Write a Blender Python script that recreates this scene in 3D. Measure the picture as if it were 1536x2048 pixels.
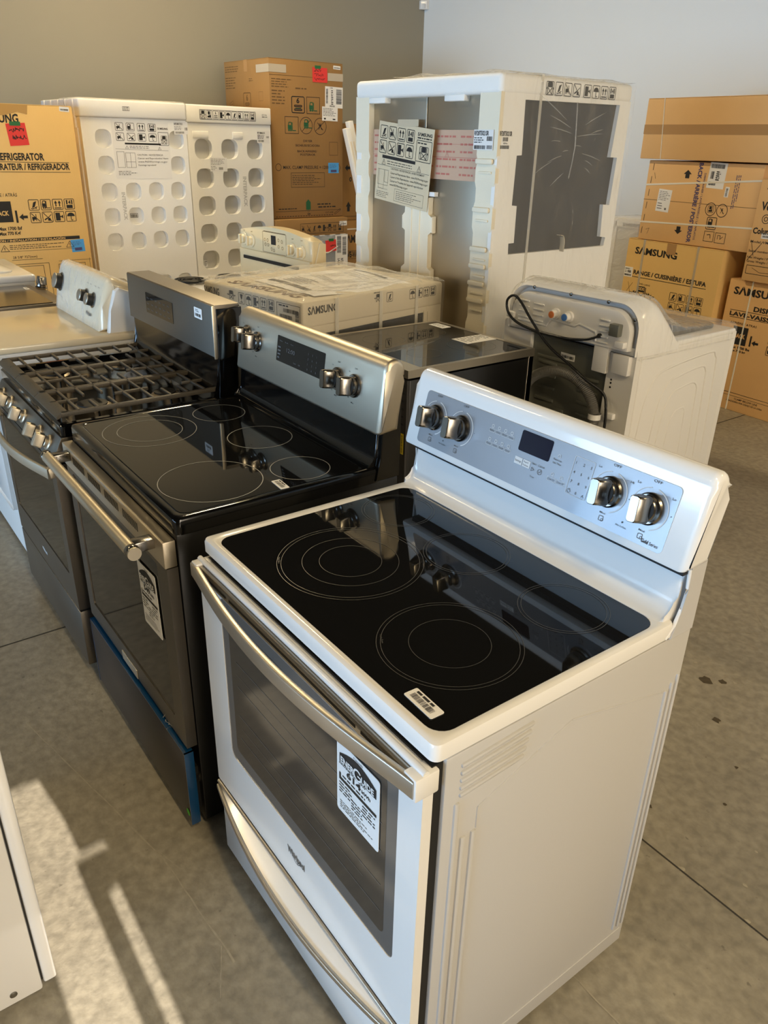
import bpy, bmesh, math, random
from mathutils import Vector, Matrix
random.seed(7)
scene = bpy.context.scene
for o in list(bpy.data.objects): bpy.data.objects.remove(o)
COL = scene.collection

# ---------------------------------------------------------------- camera
def camera():
    f, loc, yaw, pitch, roll = 1546.3, Vector((1.3648, -0.5524, 1.6644)), -0.9271, 0.4479, 0.0240
    F = Vector((math.cos(pitch)*math.sin(yaw), math.cos(pitch)*math.cos(yaw), -math.sin(pitch)))
    R = Vector((math.cos(yaw), -math.sin(yaw), 0)); U = R.cross(F)
    R2 = math.cos(roll)*R + math.sin(roll)*U; U2 = -math.sin(roll)*R + math.cos(roll)*U
    c = bpy.data.cameras.new('camera'); o = bpy.data.objects.new('camera', c); COL.objects.link(o)
    m = Matrix((R2, U2, -F)).transposed().to_4x4(); m.translation = loc
    o.matrix_world = m
    c.sensor_fit = 'VERTICAL'; c.sensor_height = 24.0; c.lens = f/2048*24.0
    c.clip_start = 0.02; c.clip_end = 100
    scene.camera = o
camera()

# ---------------------------------------------------------------- light
scene.view_settings.view_transform = 'Standard'; scene.view_settings.look = 'None'
scene.view_settings.gamma = 1.0; scene.view_settings.use_curve_mapping = False
scene.view_settings.exposure = 0.0
w = bpy.data.worlds.new('sky'); scene.world = w; w.use_nodes = True
w.node_tree.nodes['Background'].inputs[0].default_value = (0.55, 0.72, 1.0, 1)
w.node_tree.nodes['Background'].inputs[1].default_value = 2.0
def area(name, loc, direction, sx, sy, power, color, spread=180):
    l = bpy.data.lights.new(name, 'AREA'); l.shape = 'RECTANGLE'; l.size = sx; l.size_y = sy
    l.energy = power; l.color = color; l.spread = math.radians(spread)
    o = bpy.data.objects.new(name, l); COL.objects.link(o); o.location = loc
    o.rotation_euler = Vector(direction).to_track_quat('-Z', 'Z').to_euler()
    return o
area('assumed_daylight_front', (-0.8, -8.85, 1.15), (0, 1, 0.03), 10.0, 1.7, 560, (0.42, 0.68, 1.0), 140)  # assumed cool daylight: area lamp just inside the unseen shop front
area('added_warm_light_right', (10.85, 0.8, 2.0), (-1, 0.03, -0.10), 9.0, 3.2, 560, (1.0, 0.85, 0.66), 140)  # added warm area lamp; the window band behind it is sealed opaque
sun = bpy.data.lights.new('sun', 'SUN'); sun.energy = 15.0; sun.angle = math.radians(0.07); sun.color = (1.0, 0.91, 0.80)
so = bpy.data.objects.new('sun', sun); COL.objects.link(so)
so.rotation_euler = Vector((-0.9396, 0.011, -0.342)).to_track_quat('-Z', 'Y').to_euler()
LAMP_POWER = 58; LAMP_COLOR = (1.0, 0.78, 0.45)

# ---------------------------------------------------------------- materials
def lin(*c):
    r = []
    for x in c:
        x /= 255.0
        r.append(x/12.92 if x <= 0.04045 else ((x+0.055)/1.055)**2.4)
    return tuple(r)+(1.0,)
def mat(name, col, rough=0.5, metal=0.0, spec=0.5, coat=0.0, bump=None, var=None, aniso=0.0):
    """bump=(scale, strength, stretch xyz)   var=(scale, amount) mild colour variation"""
    m = bpy.data.materials.new(name); m.use_nodes = True
    nt = m.node_tree; b = nt.nodes['Principled BSDF']
    c = lin(*col) if max(col) > 1 else tuple(col)+(1.0,)
    b.inputs['Base Color'].default_value = c
    b.inputs['Roughness'].default_value = rough; b.inputs['Metallic'].default_value = metal
    b.inputs['Specular IOR Level'].default_value = spec
    b.inputs['Coat Weight'].default_value = coat; b.inputs['Coat Roughness'].default_value = 0.05
    tc = nt.nodes.new('ShaderNodeTexCoord')
    if var:
        n = nt.nodes.new('ShaderNodeTexNoise'); n.inputs['Scale'].default_value = var[0]; n.inputs['Detail'].default_value = 5
        nt.links.new(tc.outputs['Object'], n.inputs['Vector'])
        mx = nt.nodes.new('ShaderNodeMix'); mx.data_type = 'RGBA'
        mx.inputs[6].default_value = tuple(x*(1-var[1]) for x in c[:3])+(1,)
        mx.inputs[7].default_value = tuple(min(1, x*(1+var[1])) for x in c[:3])+(1,)
        nt.links.new(n.outputs['Fac'], mx.inputs[0]); nt.links.new(mx.outputs[2], b.inputs['Base Color'])
    if bump:
        mp = nt.nodes.new('ShaderNodeMapping'); mp.inputs['Scale'].default_value = bump[2] if len(bump) > 2 else (1, 1, 1)
        nt.links.new(tc.outputs['Object'], mp.inputs['Vector'])
        n = nt.nodes.new('ShaderNodeTexNoise'); n.inputs['Scale'].default_value = bump[0]; n.inputs['Detail'].default_value = 3
        nt.links.new(mp.outputs['Vector'], n.inputs['Vector'])
        bp = nt.nodes.new('ShaderNodeBump'); bp.inputs['Strength'].default_value = bump[1]; bp.inputs['Distance'].default_value = 0.01
        nt.links.new(n.outputs['Fac'], bp.inputs['Height']); nt.links.new(bp.outputs['Normal'], b.inputs['Normal'])
    return m
def film(name, tint=(1, 1, 1), clear=0.72, rough=0.12, wrinkle=0.5, scale=9, stretch=(1, 1, 1), milky=(0.85, 0.83, 0.78)):
    """stretch wrap: mostly clear, a little milky, glossy with creases"""
    m = bpy.data.materials.new(name); m.use_nodes = True; nt = m.node_tree
    out = nt.nodes['Material Output']; b = nt.nodes['Principled BSDF']
    b.inputs['Base Color'].default_value = milky+(1,); b.inputs['Roughness'].default_value = rough
    tr = nt.nodes.new('ShaderNodeBsdfTransparent'); tr.inputs[0].default_value = tint+(1,)
    mx = nt.nodes.new('ShaderNodeMixShader')
    tc = nt.nodes.new('ShaderNodeTexCoord'); mp = nt.nodes.new('ShaderNodeMapping'); mp.inputs['Scale'].default_value = stretch
    nt.links.new(tc.outputs['Object'], mp.inputs['Vector'])
    n = nt.nodes.new('ShaderNodeTexNoise'); n.inputs['Scale'].default_value = scale; n.inputs['Detail'].default_value = 4; n.inputs['Distortion'].default_value = 1.2
    nt.links.new(mp.outputs['Vector'], n.inputs['Vector'])
    bp = nt.nodes.new('ShaderNodeBump'); bp.inputs['Strength'].default_value = wrinkle; bp.inputs['Distance'].default_value = 0.02
    nt.links.new(n.outputs['Fac'], bp.inputs['Height']); nt.links.new(bp.outputs['Normal'], b.inputs['Normal'])
    fr = nt.nodes.new('ShaderNodeFresnel'); ge = nt.nodes.new('ShaderNodeNewGeometry'); ma = nt.nodes.new('ShaderNodeMath'); ma.operation = 'MULTIPLY_ADD'; ma.inputs[1].default_value = 1/1.35-1.35; ma.inputs[2].default_value = 1.35
    nt.links.new(ge.outputs['Backfacing'], ma.inputs[0]); nt.links.new(ma.outputs[0], fr.inputs[0]); nt.links.new(bp.outputs['Normal'], fr.inputs['Normal'])
    mr = nt.nodes.new('ShaderNodeMath'); mr.operation = 'ADD'; mr.inputs[1].default_value = 1-clear; mr.use_clamp = True
    nt.links.new(fr.outputs[0], mr.inputs[0]); nt.links.new(mr.outputs[0], mx.inputs[0])
    nt.links.new(tr.outputs[0], mx.inputs[1]); nt.links.new(b.outputs[0], mx.inputs[2]); nt.links.new(mx.outputs[0], out.inputs[0])
    return m
def floor_material():
    m = bpy.data.materials.new('polished_concrete'); m.use_nodes = True; nt = m.node_tree; b = nt.nodes['Principled BSDF']
    L = nt.links.new; N = nt.nodes.new
    tc = N('ShaderNodeTexCoord')
    def noise(sc, det=6, dist=0.0, stretch=None):
        n = N('ShaderNodeTexNoise'); n.inputs['Scale'].default_value = sc; n.inputs['Detail'].default_value = det; n.inputs['Distortion'].default_value = dist
        if stretch:
            mp = N('ShaderNodeMapping'); mp.inputs['Scale'].default_value = stretch; mp.inputs['Rotation'].default_value = (0, 0, 0.5)
            L(tc.outputs['Object'], mp.inputs['Vector']); L(mp.outputs['Vector'], n.inputs['Vector'])
        else: L(tc.outputs['Object'], n.inputs['Vector'])
        return n.outputs['Fac']
    def ramp(src, stops):
        r = N('ShaderNodeValToRGB'); L(src, r.inputs[0]); e = r.color_ramp.elements
        e[0].position, e[0].color = stops[0]; e[1].position, e[1].color = stops[1]
        for p, c in stops[2:]:
            x = e.new(p); x.color = c
        return r.outputs[0]
    base = ramp(noise(1.3, 8, 0.6), [(0.3, lin(132, 125, 110)), (0.7, lin(160, 152, 134))])
    fine = ramp(noise(34, 12, 0.2), [(0.34, (0.78, 0.78, 0.78, 1)), (0.66, (1.14, 1.14, 1.14, 1))])
    mx = N('ShaderNodeMix'); mx.data_type = 'RGBA'; mx.blend_type = 'MULTIPLY'; mx.inputs[0].default_value = 1.0
    L(base, mx.inputs[6]); L(fine, mx.inputs[7]); col = mx.outputs[2]
    # scuffs: thin pale scratches and small dark spots with a shape of their own
    scr = ramp(noise(6, 2, 2.5, (0.25, 9, 1)), [(0.70, (0, 0, 0, 1)), (0.76, (1, 1, 1, 1))])
    m2 = N('ShaderNodeMix'); m2.data_type = 'RGBA'; m2.inputs[7].default_value = lin(150, 143, 128)
    mm = N('ShaderNodeMath'); mm.operation = 'MULTIPLY'; mm.inputs[1].default_value = 0.35; L(scr, mm.inputs[0])
    L(mm.outputs[0], m2.inputs[0]); L(col, m2.inputs[6]); col = m2.outputs[2]
    sp = ramp(noise(38, 2, 0.0), [(0.71, (0, 0, 0, 1)), (0.77, (1, 1, 1, 1))])
    m3 = N('ShaderNodeMix'); m3.data_type = 'RGBA'; m3.inputs[7].default_value = lin(72, 66, 54)
    mm = N('ShaderNodeMath'); mm.operation = 'MULTIPLY'; mm.inputs[1].default_value = 0.5; L(sp, mm.inputs[0])
    L(mm.outputs[0], m3.inputs[0]); L(col, m3.inputs[6]); col = m3.outputs[2]
    L(col, b.inputs['Base Color'])
    rr = N('ShaderNodeMapRange'); rr.inputs['To Min'].default_value = 0.32; rr.inputs['To Max'].default_value = 0.55
    L(noise(3, 6), rr.inputs['Value']); L(rr.outputs[0], b.inputs['Roughness'])
    bp = N('ShaderNodeBump'); bp.inputs['Strength'].default_value = 0.12; bp.inputs['Distance'].default_value = 0.01
    L(noise(55, 6), bp.inputs['Height']); L(bp.outputs['Normal'], b.inputs['Normal'])
    return m
M = {}
M['floor'] = floor_material()
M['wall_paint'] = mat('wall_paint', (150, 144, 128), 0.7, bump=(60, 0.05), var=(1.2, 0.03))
M['ceiling_black'] = mat('ceiling_black', (30, 29, 28), 0.9)
M['frame_dark'] = mat('window_frame_bronze', (44, 42, 40), 0.4, 0.6)
M['joint'] = mat('floor_joint_filler', (52, 48, 40), 0.8, bump=(40, 0.4))
M['scratch'] = mat('floor_scratch', (158, 150, 132), 0.7, var=(60, 0.3))
M['chip'] = mat('floor_chip', (70, 60, 42), 0.8, var=(80, 0.6))
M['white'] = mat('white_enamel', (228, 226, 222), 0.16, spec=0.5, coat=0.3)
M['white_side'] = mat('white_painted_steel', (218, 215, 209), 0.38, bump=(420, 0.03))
M['cream'] = mat('bisque_enamel', (224, 207, 168), 0.3, coat=0.2)
M['cream_knob'] = mat('bisque_plastic', (228, 213, 178), 0.35)
M['black'] = mat('black_enamel', (8, 8, 8), 0.10, spec=0.5)
M['black_side'] = mat('black_painted_steel', (12, 12, 12), 0.32)
M['black_matte'] = mat('black_matte', (16, 15, 14), 0.6)
M['iron'] = mat('cast_iron', (72, 66, 56), 0.42, spec=0.4, bump=(300, 0.15))
M['glass_black'] = mat('black_ceramic_glass', (0.006, 0.006, 0.006), 0.035, spec=0.5)
M['oven_glass'] = mat('dark_oven_glass', (0.012, 0.011, 0.009), 0.06, spec=0.35)
M['oven_glass_grey'] = mat('grey_oven_glass', (92, 90, 88), 0.10, spec=0.5)
M['oven_glass_brown'] = mat('tinted_oven_window', (58, 54, 50), 0.08, spec=0.5)
M['ring'] = mat('cooktop_ring_print', (78, 78, 76), 0.3)
M['ring_bright'] = mat('cooktop_ring_print_bright', (150, 150, 146), 0.3)
M['steel'] = mat('brushed_stainless', (210, 199, 178), 0.42, 1.0, bump=(1.0, 0.03, (30, 900, 900)))
M['steel_dark'] = mat('dark_stainless', (120, 114, 105), 0.40, 1.0, bump=(1.0, 0.03, (30, 900, 900)))
M['steel_v'] = mat('brushed_stainless_upright', (182, 174, 158), 0.36, 1.0, bump=(1.0, 0.03, (900, 900, 25)))
M['chrome'] = mat('chrome', (138, 134, 128), 0.22, 1.0)
M['satin'] = mat('satin_nickel', (186, 178, 164), 0.34, 0.9)
M['silver_panel'] = mat('silver_control_panel', (146, 148, 152), 0.34, 0.35, coat=0.3)
M['display'] = mat('dark_blue_display', (14, 12, 34), 0.08, spec=0.5)
M['ink'] = mat('black_ink', (26, 24, 22), 0.6)
M['ink_grey'] = mat('grey_ink', (92, 90, 88), 0.6)
M['ink_pale'] = mat('pale_ink', (204, 204, 202), 0.5)
M['ink_brown'] = mat('brown_ink', (104, 76, 40), 0.7)
M['ink_blue'] = mat('violet_blue_ink', (70, 66, 110), 0.7)
M['ink_green'] = mat('green_ink', (30, 92, 56), 0.7)
M['ink_red'] = mat('red_ink', (194, 116, 100), 0.7)
M['paper'] = mat('label_paper', (232, 230, 226), 0.55)
M['paper_red'] = mat('red_note_paper', (226, 58, 52), 0.6)
M['tape_green'] = mat('green_tape', (34, 104, 52), 0.4)
M['paper_blue'] = mat('blue_sticker_paper', (74, 158, 222), 0.5)
M['yellow'] = mat('yellow_tag', (214, 186, 40), 0.5)
M['card'] = mat('cardboard', (170, 130, 78), 0.75, spec=0.25, bump=(1.0, 0.12, (260, 260, 3)), var=(4, 0.06))
M['card_dark'] = mat('kraft_cardboard', (224, 180, 124), 0.75, spec=0.25, bump=(1.0, 0.12, (260, 260, 3)), var=(4, 0.06))
M['card_gold'] = mat('gold_kraft_cardboard', (222, 184, 118), 0.75, spec=0.25, bump=(1.0, 0.12, (260, 260, 3)), var=(4, 0.06))
M['tape'] = mat('brown_packing_tape', (174, 134, 86), 0.25)
M['tape_clear'] = mat('clear_packing_tape', (200, 186, 160), 0.22)
M['foam'] = mat('expanded_foam', (240, 238, 232), 0.62, spec=0.3, bump=(220, 0.12), var=(30, 0.015))
M['foam_cream'] = mat('expanded_foam_cream', (236, 226, 202), 0.6, spec=0.3, bump=(220, 0.1))
M['strap'] = mat('plastic_strap', (226, 220, 204), 0.35)
M['strap_clear'] = film('translucent_strap', clear=0.62, wrinkle=0.1, milky=(0.78, 0.74, 0.64))
M['grey_dark'] = mat('dark_grey_painted_steel', (42, 40, 39), 0.42)
M['grey_panel'] = mat('grey_back_panel', (112, 113, 104), 0.35, 0.3)
M['hose'] = mat('grey_hose', (92, 90, 85), 0.5)
M['cord'] = mat('black_cord', (14, 14, 14), 0.45)
M['orange'] = mat('orange_inlet', (204, 116, 56), 0.5)
M['blue_inlet'] = mat('blue_inlet', (70, 120, 190), 0.5)
M['blue_film'] = mat('blue_protective_film', (14, 62, 104), 0.10, spec=0.6, coat=0.5, bump=(30, 0.05))
M['drawer_front'] = mat('slate_steel', (62, 60, 62), 0.34, 0.7)
M['green_dot'] = mat('green_dot_sticker', (70, 190, 40), 0.5)
M['brass'] = mat('aluminium_burner', (150, 138, 118), 0.4, 0.8)
M['lamp_glow'] = mat('lamp_diffuser', (255, 250, 240), 0.5)
M['lid_grey'] = mat('smoked_glass_lid', (60, 54, 44), 0.12, spec=0.5)
M['clear_wrap'] = film('clear_stretch_wrap', clear=0.93, wrinkle=0.9, scale=7, stretch=(1, 1, 0.5))
M['milky_wrap'] = film('milky_stretch_wrap', clear=0.60, wrinkle=0.9, scale=6, stretch=(1, 1, 1.6))
M['grey_wrap'] = film('greyish_shrink_film', clear=0.5, wrinkle=1.0, scale=8, milky=(0.62, 0.66, 0.70))
M['pane'] = film('window_pane', clear=0.97, wrinkle=0.0, rough=0.02)

# ---------------------------------------------------------------- mesh tools
def V(*a): return Vector(a)
def frame_from(n, up=(0, 0, 1)):
    n = Vector(n).normalized(); up = Vector(up)
    if abs(n.dot(up.normalized())) > 0.99: up = Vector((0, 1, 0))
    u = up.cross(n).normalized(); v = n.cross(u)
    return u, v, n
def rrect(x0, y0, x1, y1, r, k=5):
    """rounded rectangle as 2-D points, counter-clockwise"""
    p = []
    for cx, cy, a0 in ((x1-r, y0+r, -90), (x1-r, y1-r, 0), (x0+r, y1-r, 90), (x0+r, y0+r, 180)):
        for i in range(k+1):
            a = math.radians(a0+90*i/k); p.append((cx+r*math.cos(a), cy+r*math.sin(a)))
    return p
class MB:
    def __init__(s): s.bm = bmesh.new()
    def vs(s, pts): return [s.bm.verts.new(p) for p in pts]
    def face(s, pts):
        try: return s.bm.faces.new(s.vs(pts))
        except ValueError: return None
    def box(s, x0, y0, z0, x1, y1, z1, bev=0.0, seg=2):
        t = bmesh.new()
        v = [t.verts.new((x, y, z)) for x in (x0, x1) for y in (y0, y1) for z in (z0, z1)]
        for q in ((0, 1, 3, 2), (4, 6, 7, 5), (0, 4, 5, 1), (2, 3, 7, 6), (0, 2, 6, 4), (1, 5, 7, 3)): t.faces.new([v[i] for i in q])
        if bev: bmesh.ops.bevel(t, geom=t.edges[:], offset=bev, segments=seg, affect='EDGES', profile=0.5)
        s.join(t)
    def join(s, t, mtx=None):
        if mtx is not None: bmesh.ops.transform(t, matrix=mtx, verts=t.verts[:])
        mp = {v: s.bm.verts.new(v.co) for v in t.verts}
        for f in t.faces:
            try: s.bm.faces.new([mp[v] for v in f.verts])
            except ValueError: pass
        t.free()
    def obox(s, c, u, v, n, a, b, d, bev=0.0):
        """oriented box: centre c, half sizes a,b,d along u,v,n"""
        t = MB(); t.box(-a, -b, -d, a, b, d, bev)
        m = Matrix((Vector(u), Vector(v), Vector(n))).transposed().to_4x4(); m.translation = Vector(c)
        s.join(t.bm, m)
    def loft(s, loops, cap0=True, cap1=True, closed=True):
        L = [s.vs(l) for l in loops]; n = len(L[0])
        for a, b in zip(L[:-1], L[1:]):
            for i in range(n if closed else n-1):
                j = (i+1) % n
                try: s.bm.faces.new((a[i], a[j], b[j], b[i]))
                except ValueError: pass
        if cap0: s.bm.faces.new(L[0][::-1])
        if cap1: s.bm.faces.new(L[-1])
        return L
    def prism(s, pts, axis, t0, t1, bev=0.0, seg=3):
        """2-D outline pushed along an axis; bev rounds the edges of both ends"""
        f = {'x': lambda p, t: (t, p[0], p[1]), 'y': lambda p, t: (p[0], t, p[1]), 'z': lambda p, t: (p[0], p[1], t)}[axis]
        t = MB(); A = t.vs([f(p, t0) for p in pts]); B = t.vs([f(p, t1) for p in pts]); n = len(pts)
        ends = [t.bm.faces.new(A), t.bm.faces.new(B)]
        for i in range(n): t.bm.faces.new((A[i], A[(i+1) % n], B[(i+1) % n], B[i]))
        if bev:
            es = list({e for fc in ends for e in fc.edges})
            bmesh.ops.bevel(t.bm, geom=es, offset=bev, segments=seg, affect='EDGES', profile=0.5)
        s.join(t.bm)
    def plate(s, outer, holes, o, u, v, n, thick):
        """flat sheet with holes: 2-D loops on the frame (o,u,v), pushed by thick along n"""
        o, u, v, n = Vector(o), Vector(u), Vector(v), Vector(n)
        t = bmesh.new(); es = []
        for lp in [outer]+list(holes):
            vs = [t.verts.new(o+u*a+v*b) for a, b in lp]
            for i in range(len(vs)): es.append(t.edges.new((vs[i], vs[(i+1) % len(vs)])))
        bmesh.ops.triangle_fill(t, use_beauty=True, edges=es)
        r = bmesh.ops.extrude_face_region(t, geom=t.faces[:])
        bmesh.ops.translate(t, vec=n*thick, verts=[g for g in r['geom'] if isinstance(g, bmesh.types.BMVert)])
        s.join(t)
    def tube(s, pts, r, n=10, rv=None, closed=False, up=(0, 0, 1), cap=True):
        """round (r) or elliptical/rectangular section (r, rv) swept along points"""
        P = [Vector(p) for p in pts]; L = []
        for i, p in enumerate(P):
            d = (P[min(i+1, len(P)-1)]-P[max(i-1, 0)]) if not closed else (P[(i+1) % len(P)]-P[i-1])
            u, v, w = frame_from(d, up)
            if rv is None: L.append([p+(u*math.cos(2*math.pi*k/n)+v*math.sin(2*math.pi*k/n))*(r if not callable(r) else r(i)) for k in range(n)])
            else:
                L.append([p+u*a+v*b for a, b in rrect(-r, -rv, r, rv, min(r, rv)*0.55, 3)])
        if closed: L.append(L[0])
        s.loft(L, cap and not closed, cap and not closed)
    def lathe(s, prof, o, axis, n=24, cap=True):
        u, v, w = frame_from(axis); o = Vector(o)
        L = [[o+w*h+(u*math.cos(2*math.pi*k/n)+v*math.sin(2*math.pi*k/n))*max(r, 1e-5) for k in range(n)] for r, h in prof]
        s.loft(L, cap, cap)
    def build_each(s, name, m, parent=None, smooth=None):
        """one object for every separate piece"""
        bmesh.ops.remove_doubles(s.bm, verts=s.bm.verts[:], dist=1e-6)
        left = set(s.bm.verts); out = []
        while left:
            st = [left.pop()]; grp = {st[0]}
            while st:
                v = st.pop()
                for e in v.link_edges:
                    q = e.other_vert(v)
                    if q in left: left.discard(q); grp.add(q); st.append(q)
            t = MB(); mp = {v: t.bm.verts.new(v.co) for v in grp}
            for f in {f for v in grp for f in v.link_faces}: t.bm.faces.new([mp[v] for v in f.verts])
            out.append(t.build(name, m, parent, smooth))
        s.bm.free()
        return out
    def build(s, name, m, parent=None, smooth=None):
        bmesh.ops.remove_doubles(s.bm, verts=s.bm.verts[:], dist=1e-6)
        bmesh.ops.recalc_face_normals(s.bm, faces=s.bm.faces[:])
        me = bpy.data.meshes.new(name); s.bm.to_mesh(me); s.bm.free()
        me.materials.append(M[m] if isinstance(m, str) else m)
        if smooth:
            for p in me.polygons: p.use_smooth = True
            me.set_sharp_from_angle(angle=math.radians(smooth))
        o = bpy.data.objects.new(name, me); COL.objects.link(o); o.parent = parent
        return o
_tc = {}
def text_geo(t, bold):
    k = (t, bold)
    if k not in _tc:
        c = bpy.data.curves.new('t', 'FONT'); c.body = t; c.size = 1.0; c.resolution_u = 2; c.offset = 0.032 if bold else 0.004; c.fill_mode = 'FRONT'
        o = bpy.data.objects.new('t', c); me = o.to_mesh()
        vs = [(v.co.x, v.co.y) for v in me.vertices]; fs = [tuple(p.vertices) for p in me.polygons]
        o.to_mesh_clear(); bpy.data.objects.remove(o); bpy.data.curves.remove(c)
        _tc[k] = (vs, fs)
    return _tc[k]
class Marks(MB):
    """flat ink on one face: o origin, u right, v up, n outward; eps lifts it off the surface"""
    def __init__(s, o, u, v, eps=0.0012):
        MB.__init__(s); s.o, s.u, s.v = Vector(o), Vector(u), Vector(v); s.n = s.u.cross(s.v).normalized(); s.eps = eps; s.stack = None
    def P(s, a, b):
        if s.stack:
            ca, cb, ang = s.stack; da, db = a-ca, b-cb
            a, b = ca+da*math.cos(ang)-db*math.sin(ang), cb+da*math.sin(ang)+db*math.cos(ang)
        return s.o+s.u*a+s.v*b+s.n*s.eps
    def turn(s, a, b, deg): s.stack = (a, b, math.radians(deg)) if deg else None
    def poly(s, pts): s.face([s.P(*p) for p in pts])
    def rect(s, a0, b0, a1, b1): s.poly([(a0, b0), (a1, b0), (a1, b1), (a0, b1)])
    def line(s, p, q, w):
        dx, dy = q[0]-p[0], q[1]-p[1]; l = math.hypot(dx, dy) or 1; nx, ny = -dy/l*w/2, dx/l*w/2
        s.poly([(p[0]+nx, p[1]+ny), (p[0]-nx, p[1]-ny), (q[0]-nx, q[1]-ny), (q[0]+nx, q[1]+ny)])
    def path(s, pts, w, closed=False):
        for i in range(len(pts)-(0 if closed else 1)): s.line(pts[i], pts[(i+1) % len(pts)], w)
    def frame(s, a0, b0, a1, b1, w, r=0.0):
        lp = rrect(a0, b0, a1, b1, r, 4) if r else [(a0, b0), (a1, b0), (a1, b1), (a0, b1)]
        li = rrect(a0+w, b0+w, a1-w, b1-w, max(r-w, 1e-4), 4) if r else [(a0+w, b0+w), (a1-w, b0+w), (a1-w, b1-w), (a0+w, b1-w)]
        s.loft([[s.P(*p) for p in lp], [s.P(*p) for p in li]], False, False)
    def ring(s, a, b, r, w, n=64, arc=(0, 360)):
        t = [math.radians(arc[0]+(arc[1]-arc[0])*i/n) for i in range(n+1)]
        s.loft([[s.P(a+(r+w/2)*math.cos(x), b+(r+w/2)*math.sin(x)) for x in t], [s.P(a+(r-w/2)*math.cos(x), b+(r-w/2)*math.sin(x)) for x in t]], False, False, closed=False)
    def disc(s, a, b, r, n=20): s.poly([(a+r*math.cos(2*math.pi*i/n), b+r*math.sin(2*math.pi*i/n)) for i in range(n)])
    def text(s, t, a0, b0, a1=None, b1=None, h=None, bold=False, center=False):
        """text fitted to the box a0..a1, b0..b1 (cap height b1-b0); without a1 the width is natural"""
        vs, fs = text_geo(t, bold)
        if not vs: return
        x0 = min(v[0] for v in vs); x1 = max(v[0] for v in vs)
        hh = (b1-b0) if b1 is not None else h; sy = hh/0.73; sx = sy if a1 is None else (a1-a0)/(x1-x0)
        off = -(x1-x0)*sx/2 if center else 0
        V_ = [s.bm.verts.new(s.P(a0+off+(x-x0)*sx, b0+y*sy)) for x, y in vs]
        for f in fs:
            try: s.bm.faces.new([V_[i] for i in f])
            except ValueError: pass
    def scribble(s, a0, b0, a1, b1, rows, w=0.3, seed=1):
        """rows of tiny print too small to read: short bars"""
        R = random.Random(seed); h = (b1-b0)/rows
        for i in range(rows):
            y = b1-(i+0.5)*h; x = a0; end = a0+(a1-a0)*R.uniform(0.62, 1.0)
            while x < end:
                l = R.uniform(0.8, 2.6)*h
                s.rect(x, y-h*w/2, min(x+l, end), y+h*w/2); x += l+h*0.45
    def barcode(s, a0, b0, a1, b1, n=26, seed=1, vertical=False):
        R = random.Random(seed)
        for i in range(n):
            if vertical:
                t = b0+(b1-b0)*i/n; s.rect(a0, t, a1, t+(b1-b0)/n*R.uniform(0.3, 0.75))
            else:
                t = a0+(a1-a0)*i/n; s.rect(t, b0, t+(a1-a0)/n*R.uniform(0.3, 0.75), b1)
    def icon(s, kind, a0, b0, a1, b1, frame=True):
        W, H = a1-a0, b1-b0; q = lambda x, y: (a0+x*W, b0+y*H); w = min(W, H)*0.055
        P = lambda pts: s.poly([q(*p) for p in pts]); L = lambda *pts: s.path([q(*p) for p in pts], w*1.2)
        if frame == 'o': s.ring((a0+a1)/2, (b0+b1)/2, min(W, H)/2, w, 32)
        elif frame: s.frame(a0, b0, a1, b1, w, min(W, H)*0.12)
        if kind == 'up':
            for c in (0.32, 0.68):
                P([(c-0.05, 0.3), (c+0.05, 0.3), (c+0.05, 0.62), (c-0.05, 0.62)]); P([(c-0.15, 0.6), (c+0.15, 0.6), (c, 0.86)])
            P([(0.16, 0.13), (0.84, 0.13), (0.84, 0.21), (0.16, 0.21)])
        elif kind == 'umbrella':
            P([(0.5+0.38*math.cos(math.pi*i/10), 0.5+0.34*math.sin(math.pi*i/10)) for i in range(11)])
            L((0.5, 0.5), (0.5, 0.16), (0.6, 0.12), (0.66, 0.2))
        elif kind == 'glass':
            P([(0.25, 0.86), (0.75, 0.86), (0.6, 0.45), (0.4, 0.45)]); P([(0.47, 0.2), (0.53, 0.2), (0.53, 0.46), (0.47, 0.46)]); P([(0.3, 0.13), (0.7, 0.13), (0.7, 0.2), (0.3, 0.2)])
        elif kind == 'tilt':
            P([(0.3, 0.22), (0.58, 0.34), (0.78, 0.84), (0.48, 0.74)]); L((0.2, 0.2), (0.34, 0.14), (0.8, 0.34)); P([(0.62, 0.14), (0.72, 0.14), (0.72, 0.24), (0.62, 0.24)])
        elif kind == 'hand':
            P([(0.14, 0.14), (0.58, 0.14), (0.58, 0.86), (0.14, 0.86)]); P([(0.62, 0.5), (0.86, 0.68), (0.86, 0.32)]); P([(0.58, 0.42), (0.7, 0.5), (0.58, 0.6)])
        elif kind == 'stack':
            P([(0.2, 0.12), (0.8, 0.12), (0.8, 0.42), (0.2, 0.42)]); P([(0.2, 0.48), (0.34, 0.48), (0.34, 0.88), (0.2, 0.88)]); s.text('4', a0+W*0.42, b0+H*0.5, a0+W*0.64, b0+H*0.86, bold=True); P([(0.7, 0.48), (0.82, 0.48), (0.82, 0.88), (0.7, 0.88)])
        elif kind == 'truck':
            P([(0.14, 0.3), (0.5, 0.3), (0.5, 0.62), (0.14, 0.62)]); L((0.54, 0.2), (0.54, 0.84)); L((0.54, 0.2), (0.88, 0.2))
            s.disc(*q(0.24, 0.22), W*0.08, 12); s.disc(*q(0.42, 0.22), W*0.08, 12); L((0.2, 0.62), (0.24, 0.84), (0.46, 0.84), (0.5, 0.62))
        elif kind == 'notruck':
            P([(0.16, 0.3), (0.5, 0.3), (0.5, 0.56), (0.16, 0.56)]); L((0.54, 0.2), (0.54, 0.8)); s.disc(*q(0.26, 0.24), W*0.07, 12); L((0.12, 0.88), (0.88, 0.12))
        elif kind == 'fork':
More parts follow.
